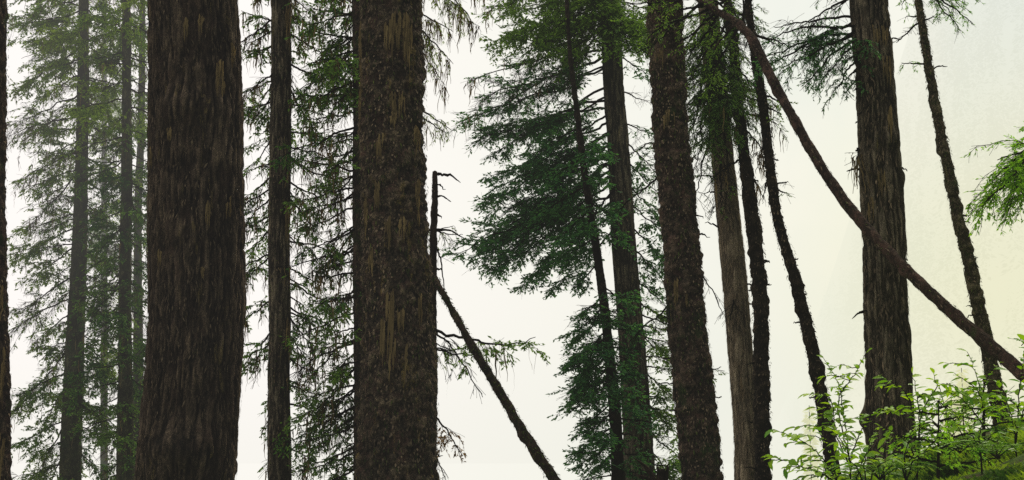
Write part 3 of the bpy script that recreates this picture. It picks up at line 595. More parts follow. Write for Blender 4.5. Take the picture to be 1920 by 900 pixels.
# O thin dark scaly
tO = trunk_tree('conifer_tree', 'dark thin scaly trunk touching the right side of the brown bark trunk', 16.5,
    [(1355, 1372, 0), (1365, 1384, 90), (1376, 1396, 200), (1385, 1408, 300), (1398, 1424, 410), (1410, 1437, 520), (1413, 1441, 650), (1414, 1443, 780), (1415, 1444, 900)], M['bark_dark'], 'scaly', .06, seed=19, knots=44, group='thin trunks right of the centre')
hero(tO, [(240, 1440, 290, .2, dict(dens=.4)), (180, 1450, 200, .4, dict(dens=.8, tint=.6)), (210, 1460, 235, .6, dict(dens=.6, tint=.6)), (320, 1430, 370, .2, dict(dens=.3)), (150, 1330, 280, -.6), (110, 1330, 200, -.8), (130, 1420, 170, -.5), (300, 1340, 330, -.3, dict(dens=.3))], **kwn, tint=.35, strands=10)

# P curved thin
tP = trunk_tree('conifer_tree', 'thin bowed trunk that runs down behind the leafy sapling', 16,
    [(1396, 1408, -10), (1404, 1419, 80), (1420, 1438, 180), (1432, 1451, 290), (1446, 1465, 400), (1478, 1500, 520), (1508, 1531, 640), (1532, 1556, 760), (1548, 1576, 885)], M['bark_dark'], 'scaly', .05, seed=20, knots=44, group='thin trunks right of the centre', top_extra=1.2)
hero(tP, [(345, 1478, 340, 0, dict(dens=.8)), (350, 1476, 362, .2, dict(dens=.7)), (180, 1480, 195, .2, dict(dens=.6)), (200, 1465, 215, -.2, dict(dens=.7)), (60, 1395, 95, .1, dict(dens=0)), (20, 1385, 30, .1, dict(dens=0)), (65, 1460, 85, -.2, dict(dens=.1)), (250, 1425, 295, .2, dict(dens=.1, strands=30)), (330, 1430, 370, .2, dict(dens=.5))], mat=M['needles'], leaf=.04, hang=.3, width=.45, tint=.55)

# Q fallen leaning
tQ = leaning('leaning_fallen_trunk', 'long bent fallen trunk slanting down to the right across the other trunks', 13.4, 9.5,
    [(1300, -8, 9), (1340, 18, 13), (1384, 44, 15), (1414, 78, 18), (1438, 130, 19), (1482, 212, 19), (1532, 300, 20), (1590, 385, 21), (1652, 457, 21), (1720, 525, 22), (1790, 590, 24), (1860, 650, 26), (1925, 705, 28)], M['pink_wood'], 'fallen tree', 21, 12, .014, cont=.8)
kwq = dict(mat=M['needles'], leaf=.036, hang=.3, width=.45, tint=.6, lw=.55)
for (bx, by, tx, ty, dy) in [(1335, 14, 1215, 70, -.5), (1330, 10, 1230, 20, .3), (1345, 18, 1260, 90, -.2), (1350, 20, 1290, 110, .2), (1320, 6, 1190, 100, .3), (1370, 34, 1290, 150, -.4), (1385, 42, 1330, 160, -.3), (1300, -6, 1180, 10, -.3), (1330, 12, 1400, -10, -.3)]:
    branch(tQ, at(bx, by, 13.2), at(tx, ty, 13.2 + dy), r0=.012, **kwq)
branch(tQ, at(1383, 42, 13.0), at(1330, 96, 12.8), r0=.012, dens=0, width=.25, hang=.1, name='dead_branch', wood=M['pink_wood'])
branch(tQ, at(1400, 60, 13.0), at(1395, -20, 13.1), r0=.014, dens=0, width=.2, hang=.1, name='dead_branch')
branch(tQ, at(1405, 62, 13.0), at(1475, 85, 13.0), r0=.010, dens=.05, width=.25, hang=.1, name='dead_branch')

# R big right trunk
tR = trunk_tree('conifer_tree', 'thick upright trunk standing on the mossy bank behind the leafy saplings', 14.2,
    [(1594, 1661, -10), (1602, 1670, 100), (1610, 1678, 200), (1615, 1688, 320), (1622, 1698, 470), (1625, 1703, 620), (1628, 1709, 780), (1628, 1716, 860)], M['bark_grey'], 'furrow', .05, seed=22, res=.0115, knots=4)
kwr = dict(mat=M['needles_teal'], leaf=.045, hang=.4, width=.5, tint=.5, lw=.6, twiggy=1.2)
hero(tR, [(50, 1440, 80, -.2, dict(dens=.9, arch=.08)), (55, 1470, 125, -.4, dict(dens=.9)), (70, 1510, 155, -.2, dict(dens=.85)), (30, 1450, 50, .3, dict(dens=.5)), (75, 1545, 140, -.5), (90, 1570, 165, -.3, dict(dens=.6)), (-10, 1500, 50, .2, dict(dens=.35)), (-30, 1530, -5, 0, dict(dens=.6)), (60, 1430, 110, .1, dict(dens=.8)), (40, 1420, 130, .2, dict(dens=.7)), (-10, 1560, 20, .1, dict(dens=.5)), (65, 1490, 95, .1, dict(dens=.8)),
    (130, 1585, 175, -.2, dict(dens=.5)), (85, 1620, 78, -.6, dict(dens=.9)), (120, 1585, 150, .1, dict(dens=.5))], **kwr)
stub(tR, 318, 1586, 323, 0, .014); stub(tR, 582, 1598, 599, 0, .012); stub(tR, 585, 1604, 590, -.1, .008); stub(tR, 225, 1604, 231, 0, .012); stub(tR, 278, 1604, 282, 0, .02); stub(tR, 135, 1596, 138, 0, .012); stub(tR, 165, 1600, 170, 0, .01)
tassels(tR, [(1640, 60, 40, 30, 14), (1660, 210, 60, 10, 7), (1640, 330, 60, 14, 6), (1625, 380, 60, 8, 5), (1650, 120, 60, 20, 8)])
branch(tR, on_trunk(tR, 275)[0] + np.array([-.2, 0, 0]), at(1606, 298, 14), r0=.01, dens=0, strands=16, width=.5, name='dead_branch')

# S thin lichen trunk
tS = trunk_tree('conifer_tree', 'thin mottled trunk on the far right, crossed low down by the fallen trunk', 17,
    [(1713, 1727, -10), (1728, 1744, 90), (1746, 1764, 200), (1765, 1784, 300), (1784, 1805, 400), (1807, 1831, 500), (1827, 1852, 600), (1845, 1872, 690), (1862, 1894, 790)], M['bark_lichen'], 'scaly', .04, seed=23, knots=30, group='thin trunks right of the centre', top_extra=2)
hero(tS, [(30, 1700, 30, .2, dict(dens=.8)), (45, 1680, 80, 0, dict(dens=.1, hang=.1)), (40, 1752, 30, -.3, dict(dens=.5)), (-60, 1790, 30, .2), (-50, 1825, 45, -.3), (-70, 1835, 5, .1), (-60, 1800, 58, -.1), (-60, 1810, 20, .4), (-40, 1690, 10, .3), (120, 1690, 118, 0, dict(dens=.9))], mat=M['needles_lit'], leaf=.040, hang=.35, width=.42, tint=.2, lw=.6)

# bright bough from a tree just outside the right edge
tU = trunk_tree('conifer_tree', 'conifer just past the right edge with a bright green bough reaching in', 12,
    [(1990, 2060, 0), (2000, 2070, 450), (2010, 2085, 800)], M['bark_grey'], 'flake', .02, seed=24)
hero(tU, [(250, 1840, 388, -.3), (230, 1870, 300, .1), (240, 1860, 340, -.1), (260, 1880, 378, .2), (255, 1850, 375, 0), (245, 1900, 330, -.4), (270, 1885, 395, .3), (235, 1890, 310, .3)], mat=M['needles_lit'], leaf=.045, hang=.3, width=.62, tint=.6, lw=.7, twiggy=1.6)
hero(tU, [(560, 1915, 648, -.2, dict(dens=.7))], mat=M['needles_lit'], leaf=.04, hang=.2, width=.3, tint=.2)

def random_stubs(t, n, py0, py1, lo=8, hi=26, r0=.009):
    for _ in range(n):
        py = random.uniform(py0, py1); b, r = on_trunk(t, py); sgn = random.choice((-1, 1))
        cx = 960 + (b[0] / (b[1] * 1.0)) * F * .99; edge = r / t.Y * F; l = random.uniform(lo, hi)
        stub(t, py, cx + sgn * (edge + l), py + random.uniform(-.5, .6) * l, random.uniform(-.1, .1), r0)
random_stubs(tM, 9, 0, 880); random_stubs(tL, 8, 0, 880, 8, 22); random_stubs(tN, 5, 300, 880); random_stubs(tH, 6, 0, 880, 4, 14); random_stubs(tO, 10, 300, 880, 4, 12); random_stubs(tP, 10, 100, 800, 4, 12); random_stubs(tS, 10, 50, 700, 4, 12); random_stubs(tR, 6, 50, 700, 6, 16); random_stubs(tF, 5, 0, 880, 4, 16)

def flakes(t, n, L, W, out=.25, mat='flake', zr=(-.6, 7.5), push=.012, lo=0.0, hi=1.0):
    z = t.Q[:, 2]; ok = np.where((z > zr[0]) & (z < zr[1]))[0]
    i = rng.choice(ok[1:-1], n); T_ = norm(np.gradient(t.Q, axis=0)); a = norm(np.cross(T_, np.array([0, 1.0, 0]))); b = np.cross(T_, a)
    th = rng.uniform(0, 6.28, n); o_ = a[i] * np.cos(th)[:, None] + b[i] * np.sin(th)[:, None]
    pz = t.Q[i] + T_[i] * rng.uniform(-.02, .02, n)[:, None]; p = pz + o_ * (t.r[i] + push * rng.uniform(.2, 1.0, n))[:, None]
    g = np.cross(T_[i], o_); d = norm(-T_[i] + o_ * (out * rng.uniform(-.2, 1.3, n))[:, None] + g * rng.normal(0, .22, n)[:, None])
    LL = L * rng.uniform(.4, 1.4, n); WW = W * rng.uniform(.4, 1.4, n)
    v, q = diamonds(p, d, LL, WW, o_)
    tn = np.clip(lo + (hi - lo) * rng.uniform(0, 1, n) ** 2.4 * (.25 + 1.1 * vnoise(p * np.array([3, 3, 1.5]), 12)), 0, 1)
    mesh_obj('bark_flakes' if mat == 'flake' else 'moss', v - wpos(t.e), [q], M[mat], t.e, False, {'tint': np.repeat(tn, 4)})
M['flake'] = leafmat('bark_flake', (0.022, 0.018, 0.014), (0.24, 0.18, 0.12), trans=.05, rough=.95, spec=.03)
M['flake_moss'] = leafmat('bark_moss', (0.015, 0.028, 0.008), (0.13, 0.16, 0.04), trans=.2, rough=.95, spec=.03)
flakes(tE, 10000, .065, .012, .12, push=.024, hi=.75); flakes(tH, 12000, .036, .019, .45, push=.032); flakes(tH, 2500, .05, .012, .2, 'flake_moss', push=.04)
flakes(tM, 7000, .032, .016, .4, push=.024, hi=.9); flakes(tM, 1800, .045, .012, .3, 'flake_moss', push=.03); flakes(tR, 6000, .07, .014, .15, push=.02); flakes(tF, 3000, .05, .012, .15, push=.01)
flakes(tN, 4500, .08, .010, .12, push=.010, lo=.6); flakes(tL, 3000, .06, .014, .15, push=.012); flakes(tO, 2600, .034, .016, .6, push=.022, hi=.7); flakes(tP, 2200, .032, .018, .6, push=.018, hi=.7)
flakes(tS, 1800, .034, .016, .5, push=.016, lo=.15); flakes(tS, 900, .04, .014, .4, 'flake_moss', push=.02); flakes(tJ, 2200, .03, .012, .7, 'flake_moss', push=.010); flakes(tQ, 1100, .045, .008, .1, push=.004, hi=.6); flakes(tQ, 500, .022, .008, .3, 'flake_moss', push=.005)
flakes(tA, 2500, .035, .02, .4, push=.02); flakes(tG, 2000, .035, .014, .4, 'flake_moss', push=.012); flakes(tI, 900, .025, .009, .6, push=.006, hi=.5); flakes(tB, 1500, .05, .02, .4, 'flake_moss', push=.012); flakes(tC, 1500, .05, .02, .4, 'flake_moss', push=.012); flakes(tF, 900, .04, .010, .4, 'flake_moss', push=.012)

# ------------------------------------------------------------------ root wad
e = empty('uprooted_stump', [*at(1236, 905, 12)[:2], terrain(*at(1236, 905, 12)[:2], False)], 'small reddish broken stump with pointed roots between the trunks at the bottom edge', 'stump')
V, Q = [], []; nv = 0
gz = float(e.location.z)
c0 = np.array(e.location)
for (x0, y0, x1, y1, x2, y2, w) in [(1236, 935, 1238, 895, 1232, 874, 18), (1236, 930, 1215, 880, 1188, 858, 9), (1240, 930, 1250, 890, 1252, 872, 9), (1238, 935, 1225, 905, 1196, 890, 12), (1240, 940, 1262, 910, 1280, 900, 10), (1236, 930, 1242, 885, 1246, 880, 12)]:
    Pp = [at(1238, 970, 12), at(x0, y0, 12), at(x1, y1, 12), at(x2, y2, 11.9)]
    Qs, r, _ = catmull(Pp, np.array([w * 1.6, w * 1.3, w * .9, 2]) / 2 / F * 12, 20)
    r = r * rng.uniform(.8, 1.25, 20)
    Qs[0, 2] = gz - .2
    v, q = tubes(Qs[None], r[None], 8); V.append(v); Q.append(q + nv); nv += len(v)
mesh_obj('wood', np.vstack(V) - c0, [np.vstack(Q)], M['pink_wood'], e)

# =================================================================== UNDERGROWTH
def leaf_mesh(p, d, nrm, L, W, fold=.18):
    """ovate pointed leaves with a folded midrib and drooping tip"""
    n = len(p); s = norm(np.cross(d, nrm)); nrm = norm(np.cross(s, d))
    u = np.array([0, .22, .5, .78, 1.0]); w = np.array([.05, .38, .5, .32, .0])
    rows = []
    for k in range(5):
        c = p + d * (L * u[k])[:, None] - np.array([0, 0, 1.0]) * (L * .16 * u[k] ** 2)[:, None]
        e_ = s * (W * w[k])[:, None] + nrm * (W * w[k] * fold * 2)[:, None]; e2 = -s * (W * w[k])[:, None] + nrm * (W * w[k] * fold * 2)[:, None]
        rows += [c + e_, c, c + e2]
    v = np.stack(rows, 1).reshape(-1, 3); b = np.arange(n)[:, None] * 15; q = []
    for k in range(4):
        for j in (0, 1): q.append(b + np.array([[k*3 + j, k*3 + j + 1, k*3 + j + 4, k*3 + j + 3]]))
    return v, np.vstack(q)
def sapling(kind, label, stems, L=.058, mat=None, tint=.5, cat='sapling', group=None, spacing=.024, flat=.35, side=True):
    """stems: list of polylines [(px,py,Y),...] bottom to top"""
    e = None; mat = mat or M['leaf']
    for st in stems:
        P = np.array([at(*p) for p in st])
        if e is None:
            g = float(terrain(P[0, 0], P[0, 1])); base = np.array([P[0, 0], P[0, 1], min(g, P[0, 2])]); e = empty(kind, base, label, cat, group)
        Qs, r, Ls = catmull(P, np.linspace(.0045, .0015, len(P)), max(12, int(Ls_(P) / .02)))
        if st is stems[0]: Qs = np.vstack([base - [0, 0, .05], Qs]); r = np.append(r[0], r)
        Qs = Qs + rng.normal(0, .0022, Qs.shape)
        V, Q = [], []; v, q = tubes(Qs[None], r[None], 5); V.append(v); Q.append(q); nv = len(v)
        axes = [(Qs, Ls)]
        if side and Ls > .35:
            nb = int(Ls / .12)
            for b in range(nb):
                u = .22 + .75 * (b + random.random() * .6) / nb; i = int(u * (len(Qs) - 2)); t = norm(Qs[i + 1] - Qs[i])
                a = random.uniform(0, 6.28); l = random.uniform(.10, .30) * (1.1 - .6 * u)
                d = norm(np.array([math.cos(a), math.sin(a) * .6, .12]) + t * .25); s_ = np.linspace(0, 1, 8)
                path = Qs[i] + d * (l * s_)[:, None] - np.array([0, 0, .25]) * (l * s_ ** 2)[:, None] + rng.normal(0, .003, (8, 3))
                v, q = tubes(path[None], np.linspace(.0028, .0012, 8)[None], 4); V.append(v); Q.append(q + nv); nv += len(v); axes.append((path, l))
        o = mesh_obj('stem', np.vstack(V) - wpos(e), [np.vstack(Q)], M['twig'], e)
        pp, dd = [], []
        for ax, l in axes:
            n = max(3, int(l / spacing)); 
            for k in range(n):
                u = (.15 if l < .35 else .35) + (.85 if l < .35 else .65) * (k + random.random() * .5) / n; i = min(int(u * (len(ax) - 1)), len(ax) - 2)
                t = norm(ax[i + 1] - ax[i]); sd = norm(np.cross(t, [0, 0, 1])) * (1 if k % 2 else -1)
                d = norm(t * .5 + sd * .8 + np.array([random.uniform(-.5, .5), random.uniform(-.5, .5), random.uniform(-.35, .15)])); pp.append(ax[i]); dd.append(d)
            pp.append(ax[-1]); dd.append(norm(ax[-1] - ax[-2] + np.array([random.uniform(-.02, .02), 0, -.012])))
        pp = np.array(pp); dd = np.array(dd); n = len(pp)
        nn = norm(np.array([0, -.15, 1.0]) + rng.normal(0, flat, (n, 3)))
        LL = L * rng.uniform(.4, 1.25, n); v, q = leaf_mesh(pp, dd, nn, LL, LL * rng.uniform(.38, .58, n))
        tn = np.clip(tint + rng.normal(0, .22, n), 0, 1)
        mesh_obj('leaves', v - wpos(e), [q], mat, o, True, {'tint': np.repeat(tn, 15)})
    return e
def Ls_(P): return np.sum(np.linalg.norm(np.diff(P, axis=0), axis=1))

sapling('leafy_sapling', 'tall forked sapling with bright leaves in front of the bowed thin trunk', [
    [(1600, 960, 8), (1594, 880, 8), (1582, 780, 8), (1570, 715, 8), (1545, 672, 8.05)],
    [(1592, 860, 8), (1574, 745, 8), (1600, 705, 7.9), (1628, 655, 7.9)],
    [(1590, 870, 8), (1570, 820, 7.9), (1545, 740, 7.8), (1512, 738, 7.8)],
    [(1594, 870, 8), (1610, 820, 7.8), (1640, 775, 7.8), (1672, 762, 7.8)]], tint=.5)
sapling('leafy_sapling', 'low arching sapling spraying to the left at the foot of the bowed thin trunk', [
    [(1585, 960, 7.2), (1560, 885, 7.2), (1510, 830, 7.1), (1452, 806, 7.0)],
    [(1580, 950, 7.2), (1560, 865, 7.2), (1530, 800, 7.2), (1485, 800, 7.2)],
    [(1590, 950, 7.2), (1590, 850, 7.1), (1560, 800, 7.1)],
    [(1590, 950, 7.2), (1560, 900, 7.1), (1490, 870, 7.0), (1440, 852, 6.9)],
    [(1590, 950, 7.2), (1620, 860, 7.1), (1650, 800, 7.1)]], tint=.45)
sapling('leafy_sapling', 'broad leaved sapling in front of the thick upright trunk on the bank', [
    [(1720, 900, 7.4), (1718, 820, 7.4), (1700, 740, 7.3), (1650, 705, 7.2)],
    [(1720, 860, 7.4), (1735, 760, 7.3), (1770, 720, 7.3), (1810, 742, 7.3)],
    [(1722, 860, 7.4), (1722, 760, 7.3), (1710, 700, 7.3)],
    [(1720, 880, 7.4), (1690, 820, 7.2), (1655, 800, 7.2)]], tint=.5, L=.060)
sapling('leafy_sapling', 'bushy sapling with a bare lower stem beneath the low end of the fallen trunk', [
    [(1847, 850, 7.6), (1845, 780, 7.6), (1835, 720, 7.6), (1815, 660, 7.6)],
    [(1846, 800, 7.6), (1830, 730, 7.5), (1790, 700, 7.5)],
    [(1846, 780, 7.6), (1850, 710, 7.5), (1870, 680, 7.5)],
    [(1846, 800, 7.6), (1800, 745, 7.5), (1765, 735, 7.4)]], tint=.45, L=.060)
sapling('leafy_sapling', 'sapling at the right edge of the picture just below the fallen trunk', [
    [(1905, 860, 7.2), (1908, 780, 7.2), (1915, 700, 7.2), (1925, 640, 7.2)],
    [(1905, 840, 7.2), (1890, 760, 7.1), (1870, 720, 7.1)],
    [(1910, 800, 7.2), (1930, 740, 7.1), (1950, 690, 7.1)]], tint=.35)
sapling('leafy_sapling', 'short sapling with pale leaves between the thick upright trunk and the bushy sapling', [
    [(1780, 880, 8.2), (1778, 800, 8.2), (1765, 740, 8.2), (1750, 700, 8.2)],
    [(1780, 840, 8.2), (1800, 780, 8.2), (1830, 760, 8.2)],
    [(1780, 850, 8.2), (1750, 790, 8.1), (1730, 775, 8.1)]], tint=.7)
for lab, x, y, Y, h in [
    ('small seedling at the foot of the thick upright trunk, on its left', 1625, 930, 6.6, 110), ('small seedling at the foot of the thick upright trunk, on its right', 1700, 900, 6.8, 90),
    ('dark leafed seedling at the bottom edge below the low arching sapling', 1540, 960, 6.8, 90),
    ('seedling under the bushy sapling, on the mossy bank', 1840, 850, 6.8, 70), ('seedling in the moss at the bottom edge, straight below the thick upright trunk', 1660, 910, 7.6, 100)]:
    sapling('seedling', lab, [[(x, y, Y), (x - 4, y - h * .5, Y), (x + 8, y - h, Y)], [(x, y, Y), (x - 20, y - h * .5, Y), (x - 45, y - h * .7, Y)], [(x, y, Y), (x + 20, y - h * .5, Y), (x + 50, y - h * .65, Y)]],
            L=.062, mat=M['leaf_dark'], tint=.5, cat='seedling', group='seedlings on the mossy bank')

for lab, x, y, Y, h in [
    ('yellow green seedling on the crest of the bank under the fallen trunk', 1810, 830, 8.6, 90),
    ('seedling at the right edge on top of the bank', 1925, 800, 7.8, 90)]:
    sapling('seedling', lab, [[(x, y, Y), (x - 4, y - h * .5, Y), (x + 8, y - h, Y)], [(x, y, Y), (x - 25, y - h * .5, Y), (x - 60, y - h * .7, Y)], [(x, y, Y), (x + 25, y - h * .5, Y), (x + 60, y - h * .65, Y)], [(x, y, Y), (x + 15, y - h * .4, Y - .15), (x + 30, y - h * .45, Y - .3)]],
            L=.06, mat=M['leaf'], tint=.3, cat='seedling', group='seedlings on the mossy bank', spacing=.028)
for i, (lab, x, y, Y, h) in enumerate([('tiny hemlock with fine feathery twigs low on the bank right of the thick upright trunk', 1760, 880, 7.2, 130), ('tiny feathery hemlock on the bank crest at the foot of the thin mottled trunk', 1845, 800, 9.0, 90)]):
    th = trunk_tree('hemlock_seedling', lab, Y, [(x - 1, x + 1, y - h), (x - 2, x + 2, y - h * .5), (x - 3, x + 3, y)], M['twig'], 'flake', .003, group='tiny hemlocks on the bank', top_extra=0, cat='seedling', seed=40 + i, part='stem')
    for k in range(12):
        u = (k + .5) / 12; b, r = on_trunk(th, y - h * u); a = k * 2.4; l = .30 * (1.1 - u)
        branch(th, b, b + np.array([math.cos(a) * l, math.sin(a) * l, l * .15]), r0=.003, leaf=.03, hang=.3, width=.5, twiggy=2.2, mat=M['needles_lit'], tint=.7)

# fern at the bottom edge right of the brown trunk
def fern(label, px, py, Y, fronds, l=.35, tint=.4):
    b = at(px, py, Y); e = empty('fern', b, label, 'fern', 'ferns on the bank')
    for k in range(fronds):
        a = k / fronds * 6.28 + random.uniform(-.3, .3); d = np.array([math.cos(a), math.sin(a), 0]); s = np.linspace(0, 1, 18); ll = l * random.uniform(.7, 1.1)
        ax = b + d * (ll * s)[:, None] + np.array([0, 0, 1]) * (ll * (1.0 * s - .85 * s ** 2))[:, None]
        v, q = tubes(ax[None], np.linspace(.003, .001, 18)[None], 4); o = mesh_obj('frond', v - b, [q], M['twig'], e)
        u = np.linspace(.15, 1, 34); i = (u * 16.9).astype(int); t = norm(ax[i + 1] - ax[i]); sd = norm(np.cross(t, [0, 0, 1.0]))
        pp = np.vstack([ax[i], ax[i]]); dd = norm(np.vstack([sd, -sd]) + np.vstack([t, t]) * .35); LL = np.tile(ll * .28 * np.sin(np.clip(u, .1, .97) * 3.1) ** .7 + .01, 2)
        v, q = diamonds(pp, dd, LL, np.full(len(pp), ll * .045), norm(np.array([0, 0, 1.0]) + rng.normal(0, .2, (len(pp), 3))))
        mesh_obj('pinnae', v - b, [q], M['leaf_dark'], o, False, {'tint': np.repeat(np.clip(tint + rng.normal(0, .15, len(pp)), 0, 1), 4)})
fern('fern at the bottom edge just right of the dark thin scaly trunk', 1440, 925, 9.5, 9, .24, .15)
fern('fern on the bank between the thick upright trunk and the thin mottled trunk', 1800, 850, 7.9, 9, .30, .6)
fern('fern low on the bank left of the thick upright trunk', 1650, 900, 7.0, 9, .28, .5)
fern('fern near the bottom right corner of the picture', 1870, 860, 6.4, 9, .26, .4)

# =================================================================== GROUND
gm, T, out = new_mat('forest_floor'); p = pos(T)
n1 = T.noise(p, 3.0, 5, .6, .5); n2 = T.noise(p, 22, 5, .65)
col = T.mix(T.rng(n1, .40, .55), (0.035, 0.022, 0.014), (0.05, 0.10, 0.010)); col = T.mix(T.rng(n2, .45, .75), col, (0.12, 0.16, 0.02))
bs = T.node('ShaderNodeBsdfPrincipled'); T.link(col, bs.inputs['Base Color']); bs.inputs['Roughness'].default_value = .95; bs.inputs['Specular IOR Level'].default_value = .1
bp = T.node('ShaderNodeBump'); bp.inputs['Strength'].default_value = .7; bp.inputs['Distance'].default_value = .05; T.link(n2, bp.inputs['Height']); T.link(bp.outputs[0], bs.inputs['Normal'])
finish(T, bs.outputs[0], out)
def axis_pts(a, dense, lo, hi, step):
    core = np.arange(dense[0], dense[1], step); k = np.linspace(0, 1, a)
    l = dense[0] - (dense[0] - lo) * (k[1:] ** 3); h = dense[1] + (hi - dense[1]) * (k[1:] ** 3)
    return np.concatenate([l[::-1], core, [dense[1]], h])
xs = axis_pts(34, (-2, 9), -3000, 3000, .07); ys = axis_pts(40, (4, 20), -1500, 4000, .09)
X, Y = np.meshgrid(xs, ys); Z = terrain(X, Y)
v = np.stack([X, Y, Z], -1).reshape(-1, 3); nx, ny = len(xs), len(ys)
i = np.arange(ny - 1)[:, None] * nx + np.arange(nx - 1)[None]; q = np.stack([i, i + 1, i + nx + 1, i + nx], -1).reshape(-1, 4)
g = mesh_obj('ground', v, [q], gm); g['kind'] = 'structure'

# moss and low ground plants on the bank (uncountable)
n = 150000
x = rng.uniform(0.6, 8.5, n); y = rng.uniform(5.2, 16, n)
keep = (x / y > .20) & (x / y < .62)
x, y = x[keep], y[keep]; dn = fbm(np.stack([x * 2.6, y * 2.6, 0 * x], -1), 3, 31); keep = dn > .42; x, y, dn = x[keep], y[keep], dn[keep]
z = terrain(x, y); n = len(x); k = 5
pp = np.repeat(np.stack([x, y, z - .01], -1), k, 0) + rng.normal(0, .012, (n * k, 3)) * [1, 1, .2]
a = rng.uniform(0, 6.28, n * k); el = rng.uniform(.05, 1.0, n * k); dd = norm(np.stack([np.cos(a), np.sin(a), el], -1))
hgt = np.repeat(np.clip((dn - .42) * 3.5, .2, 1), k)
LL = rng.uniform(.025, .075, n * k) * (.6 + hgt); v, q = diamonds(pp, dd, LL, LL * rng.uniform(.2, .45, n * k), norm(np.array([0, 0, 1.0]) + rng.normal(0, .5, (n * k, 3))))
o = mesh_obj('moss', v, [q], M['moss'], None, False, {'tint': np.repeat(np.clip(.35 + rng.normal(0, .2, n * k) + (np.repeat(fbm(np.stack([x * 5, y * 2, 0 * x], -1), 2, 55), k) - .5) * 2.6, 0, 1), 4)}); o['kind'] = 'stuff'
o['label'] = 'green moss and tiny plants covering the bank at the bottom right'; o['category'] = 'moss'

# litter sticks lying on the bank
for lab, (x0, y0, x1, y1, Y0, Y1, w) in [('brown rotten stick lying on the moss at the bottom edge', (1700, 905, 1835, 835, 6.6, 7.4, 9)), ('thin reddish dead stick lying high on the bank near the right edge', (1812, 830, 1925, 782, 7.4, 7.8, 7))]:
    A = at(x0, y0, Y0); B = at(x1, y1, Y1); s = np.linspace(0, 1, 24); Pp = A + (B - A) * s[:, None]
    Pp[:, 2] = np.maximum(terrain(Pp[:, 0], Pp[:, 1]) + .012, A[2] * 0 - 9); e = empty('dead_stick', Pp[0], lab, 'stick'); Pp += rng.normal(0, .004, Pp.shape)
    v, q = tubes(Pp[None], (w / 2 / F * 7 * rng.uniform(.7, 1.2, 24))[None], 7); mesh_obj('wood', v - Pp[0], [q], M['pink_wood'], e)

# =================================================================== FAR HILLS AND MISTY TREES
nx, ny = 70, 40
X, Y = np.meshgrid(np.linspace(-60, 420, nx), np.linspace(185, 520, ny))
def hill(x, y): return -60 + (30 + 0.75 * np.clip(y - 185, 0, 260)) * sstep(.08, .42, x / y) * 1.25 + (fbm(np.stack([x * .02, y * .02, 0 * x], -1), 3, 77) - .5) * 24
v = np.stack([X, Y, hill(X, Y)], -1).reshape(-1, 3); i = np.arange(ny - 1)[:, None] * nx + np.arange(nx - 1)[None]
q = np.stack([i, i + 1, i + nx + 1, i + nx], -1).reshape(-1, 4); o = mesh_obj('hills', v, [q], M['far_slope'], None, True, {'tint': fbm(v * .05, 3, 3)}); o['kind'] = 'structure'
def conifer_cloud(pts, hs, dens):
    V, W, A = [], [], []
    pp, dd, LL, WW = [], [], [], []
    for (x, y, z), h in zip(pts, hs):
        n = int(dens * h); u = rng.uniform(0.05, 1, n); a = rng.uniform(0, 6.28, n); r = .20 * h * (1 - u) ** .9 * rng.uniform(.1, 1, n) ** .5 + .02
        pp.append(np.stack([x + r * np.cos(a) * .6, y + r * np.sin(a) * .6, z + u * h], -1)); dd.append(norm(np.stack([np.cos(a), np.sin(a), -.5 + 0 * a], -1))); LL.append((.07 * h * (1.1 - u)) * rng.uniform(.6, 1.3, n)); WW.append(LL[-1] * .5)
    pp = np.vstack(pp); dd = np.vstack(dd); LL = np.concatenate(LL); WW = np.concatenate(WW)
    return diamonds(pp, dd, LL, WW, norm(rng.normal(0, .5, pp.shape) + [0, 0, 1.0]))
n = 1500; y = rng.uniform(188, 400, n); x = y * rng.uniform(.18, .55, n); z = hill(x, y)
v, q = conifer_cloud(np.stack([x, y, z - 1], -1), rng.uniform(9, 20, n), 11)
o = mesh_obj('distant_forest', v, [q], M['far_wood'], None, False, {'tint': rng.uniform(.2, .9, len(v) // 4).repeat(4)}); o['kind'] = 'stuff'; o['label'] = 'far hillside forest fading into pale mist at the right'; o['category'] = 'forest'
for lab, px, py, pb, Y in [('small faint yellow spruce in the mist left of the bowed thin trunk', 1523, 760, 960, 42), ('faint yellowish spruce in the mist between the thick upright trunk and the thin mottled trunk', 1812, 690, 900, 40), ('blurred yellow young spruce just left of the thin mottled trunk', 1790, 745, 900, 34)]:
    tp = at(px, py, Y); bt = at(px, pb, Y); g0 = float(terrain(bt[0], bt[1], False)); h = tp[2] - g0
    e = empty('young_spruce', [bt[0], bt[1], g0], lab, 'tree', 'young spruces fading into the mist')
    w_, q_ = tubes(np.array([[[0, 0, 0], [0, 0, h * .5], [0, 0, h]]]), np.array([[.05, .03, .01]]), 6); mesh_obj('trunk', w_, [q_], M['bark_hazy'], e)
    pp = []; N_ = 9000; u = 1 - rng.uniform(0, 1, N_) ** .7 * .75; a = rng.uniform(0, 6.28, N_); lay = .5 + .5 * np.sin(u * h * 9); r = .95 * (1 - u) ** .8 * rng.uniform(0, 1, N_) ** .6 * (.4 + .6 * lay) + .02
    pp = np.stack([r * np.cos(a), r * np.sin(a), u * h - r * .35], -1); dd = norm(np.stack([np.cos(a), np.sin(a), -.4 + 0 * a], -1) + rng.normal(0, .25, (N_, 3)))
    LL = rng.uniform(.10, .26, N_); v, q = diamonds(pp, dd, LL, LL * .3, norm(rng.normal(0, .5, pp.shape) + [0, 0, 1.0]))
    mesh_obj('crown', v, [q], M['mist_green'], e, False, {'tint': rng.uniform(.2, .9, N_).repeat(4)})

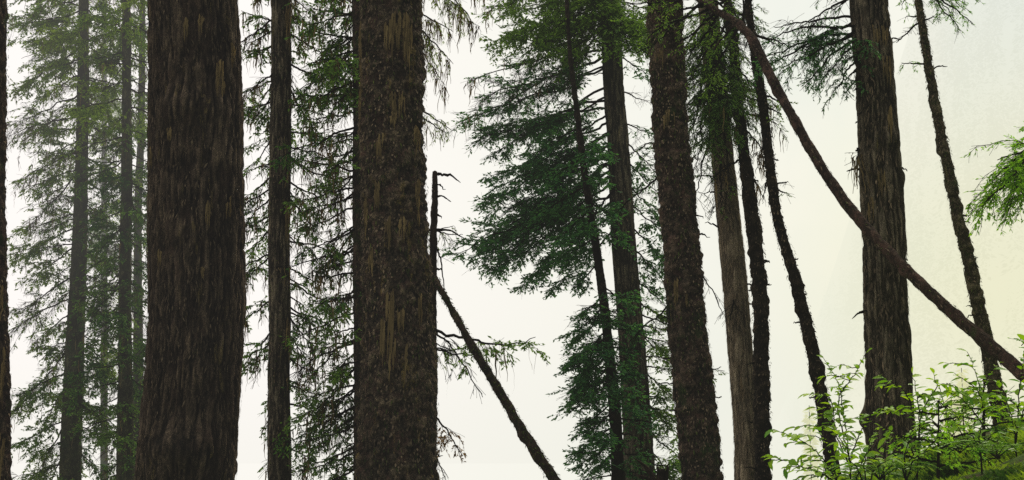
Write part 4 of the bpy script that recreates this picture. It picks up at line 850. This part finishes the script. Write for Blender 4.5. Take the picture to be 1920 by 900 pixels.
# =================================================================== LIGHT, SKY, CAMERA
w = bpy.data.worlds.new('World'); sc.world = w; w.use_nodes = True; w.node_tree.nodes.clear(); T = NT(w.node_tree)
tc = T.node('ShaderNodeTexCoord'); gr = T.node('ShaderNodeGroup'); gr.node_tree = MIST; T.link(tc.outputs['Generated'], gr.inputs[0])
sky = T.node('ShaderNodeTexSky', sky_type='NISHITA'); sky.sun_disc = False; sky.sun_elevation = math.radians(48); sky.sun_rotation = math.radians(35)
sky.air_density = 2; sky.dust_density = 6
sp = T.node('ShaderNodeSeparateXYZ'); T.link(tc.outputs['Generated'], sp.inputs[0])
behind = T.rng(sp.outputs[1], 0.35, -0.35)                            # sky tone set behind the camera, where the unseen wooded hillside stands
upf = T.rng(sp.outputs[2], 0.25, 0.95)
col = T.mix(T.math('MULTIPLY', behind, T.math('SUBTRACT', 1.0, T.math('MULTIPLY', upf, .6))), gr.outputs[0], T.mix(T.rng(sp.outputs[0], -.8, .7), (0.88, 0.83, 0.74), (0.26, 0.28, 0.27)))  # sky behind made brighter at left, darker at right to round the trunks
below = T.rng(sp.outputs[2], -.03, -.5); col = T.mix(T.math('MULTIPLY', below, .8), col, (0.10, 0.12, 0.08))
b1 = T.node('ShaderNodeBackground'); T.link(col, b1.inputs[0]); b1.inputs[1].default_value = 0.97
b2 = T.node('ShaderNodeBackground'); T.link(sky.outputs[0], b2.inputs[0]); b2.inputs[1].default_value = 0.004
ad = T.node('ShaderNodeAddShader'); T.link(b1.outputs[0], ad.inputs[0]); T.link(b2.outputs[0], ad.inputs[1])
wo = T.node('ShaderNodeOutputWorld'); T.link(ad.outputs[0], wo.inputs[0])

sl = bpy.data.lights.new('sun', 'SUN'); sl.energy = 2.3; sl.angle = math.radians(12); sl.color = (1, .91, .74)
so = bpy.data.objects.new('sun', sl); C.objects.link(so)
az, el = math.radians(35), math.radians(48)                           # ahead of the camera and to the right
sd = Vector((math.sin(az) * math.cos(el), math.cos(az) * math.cos(el), math.sin(el)))
so.rotation_euler = (-sd).to_track_quat('-Z', 'Y').to_euler()

cd = bpy.data.cameras.new('camera'); co = bpy.data.objects.new('camera', cd); C.objects.link(co)
co.location = CAM; co.rotation_euler = (math.radians(90) + PITCH, 0, 0); cd.sensor_width = 36; cd.lens = 36 * F / 1920; cd.clip_end = 8000
cd.dof.use_dof = False
sc.camera = co
sc.view_settings.view_transform = 'Standard'; sc.view_settings.look = 'None'; sc.view_settings.exposure = 0; sc.view_settings.gamma = 1
sc.cycles.use_denoising = False; sc.cycles.max_bounces = 6; sc.cycles.transparent_max_bounces = 4
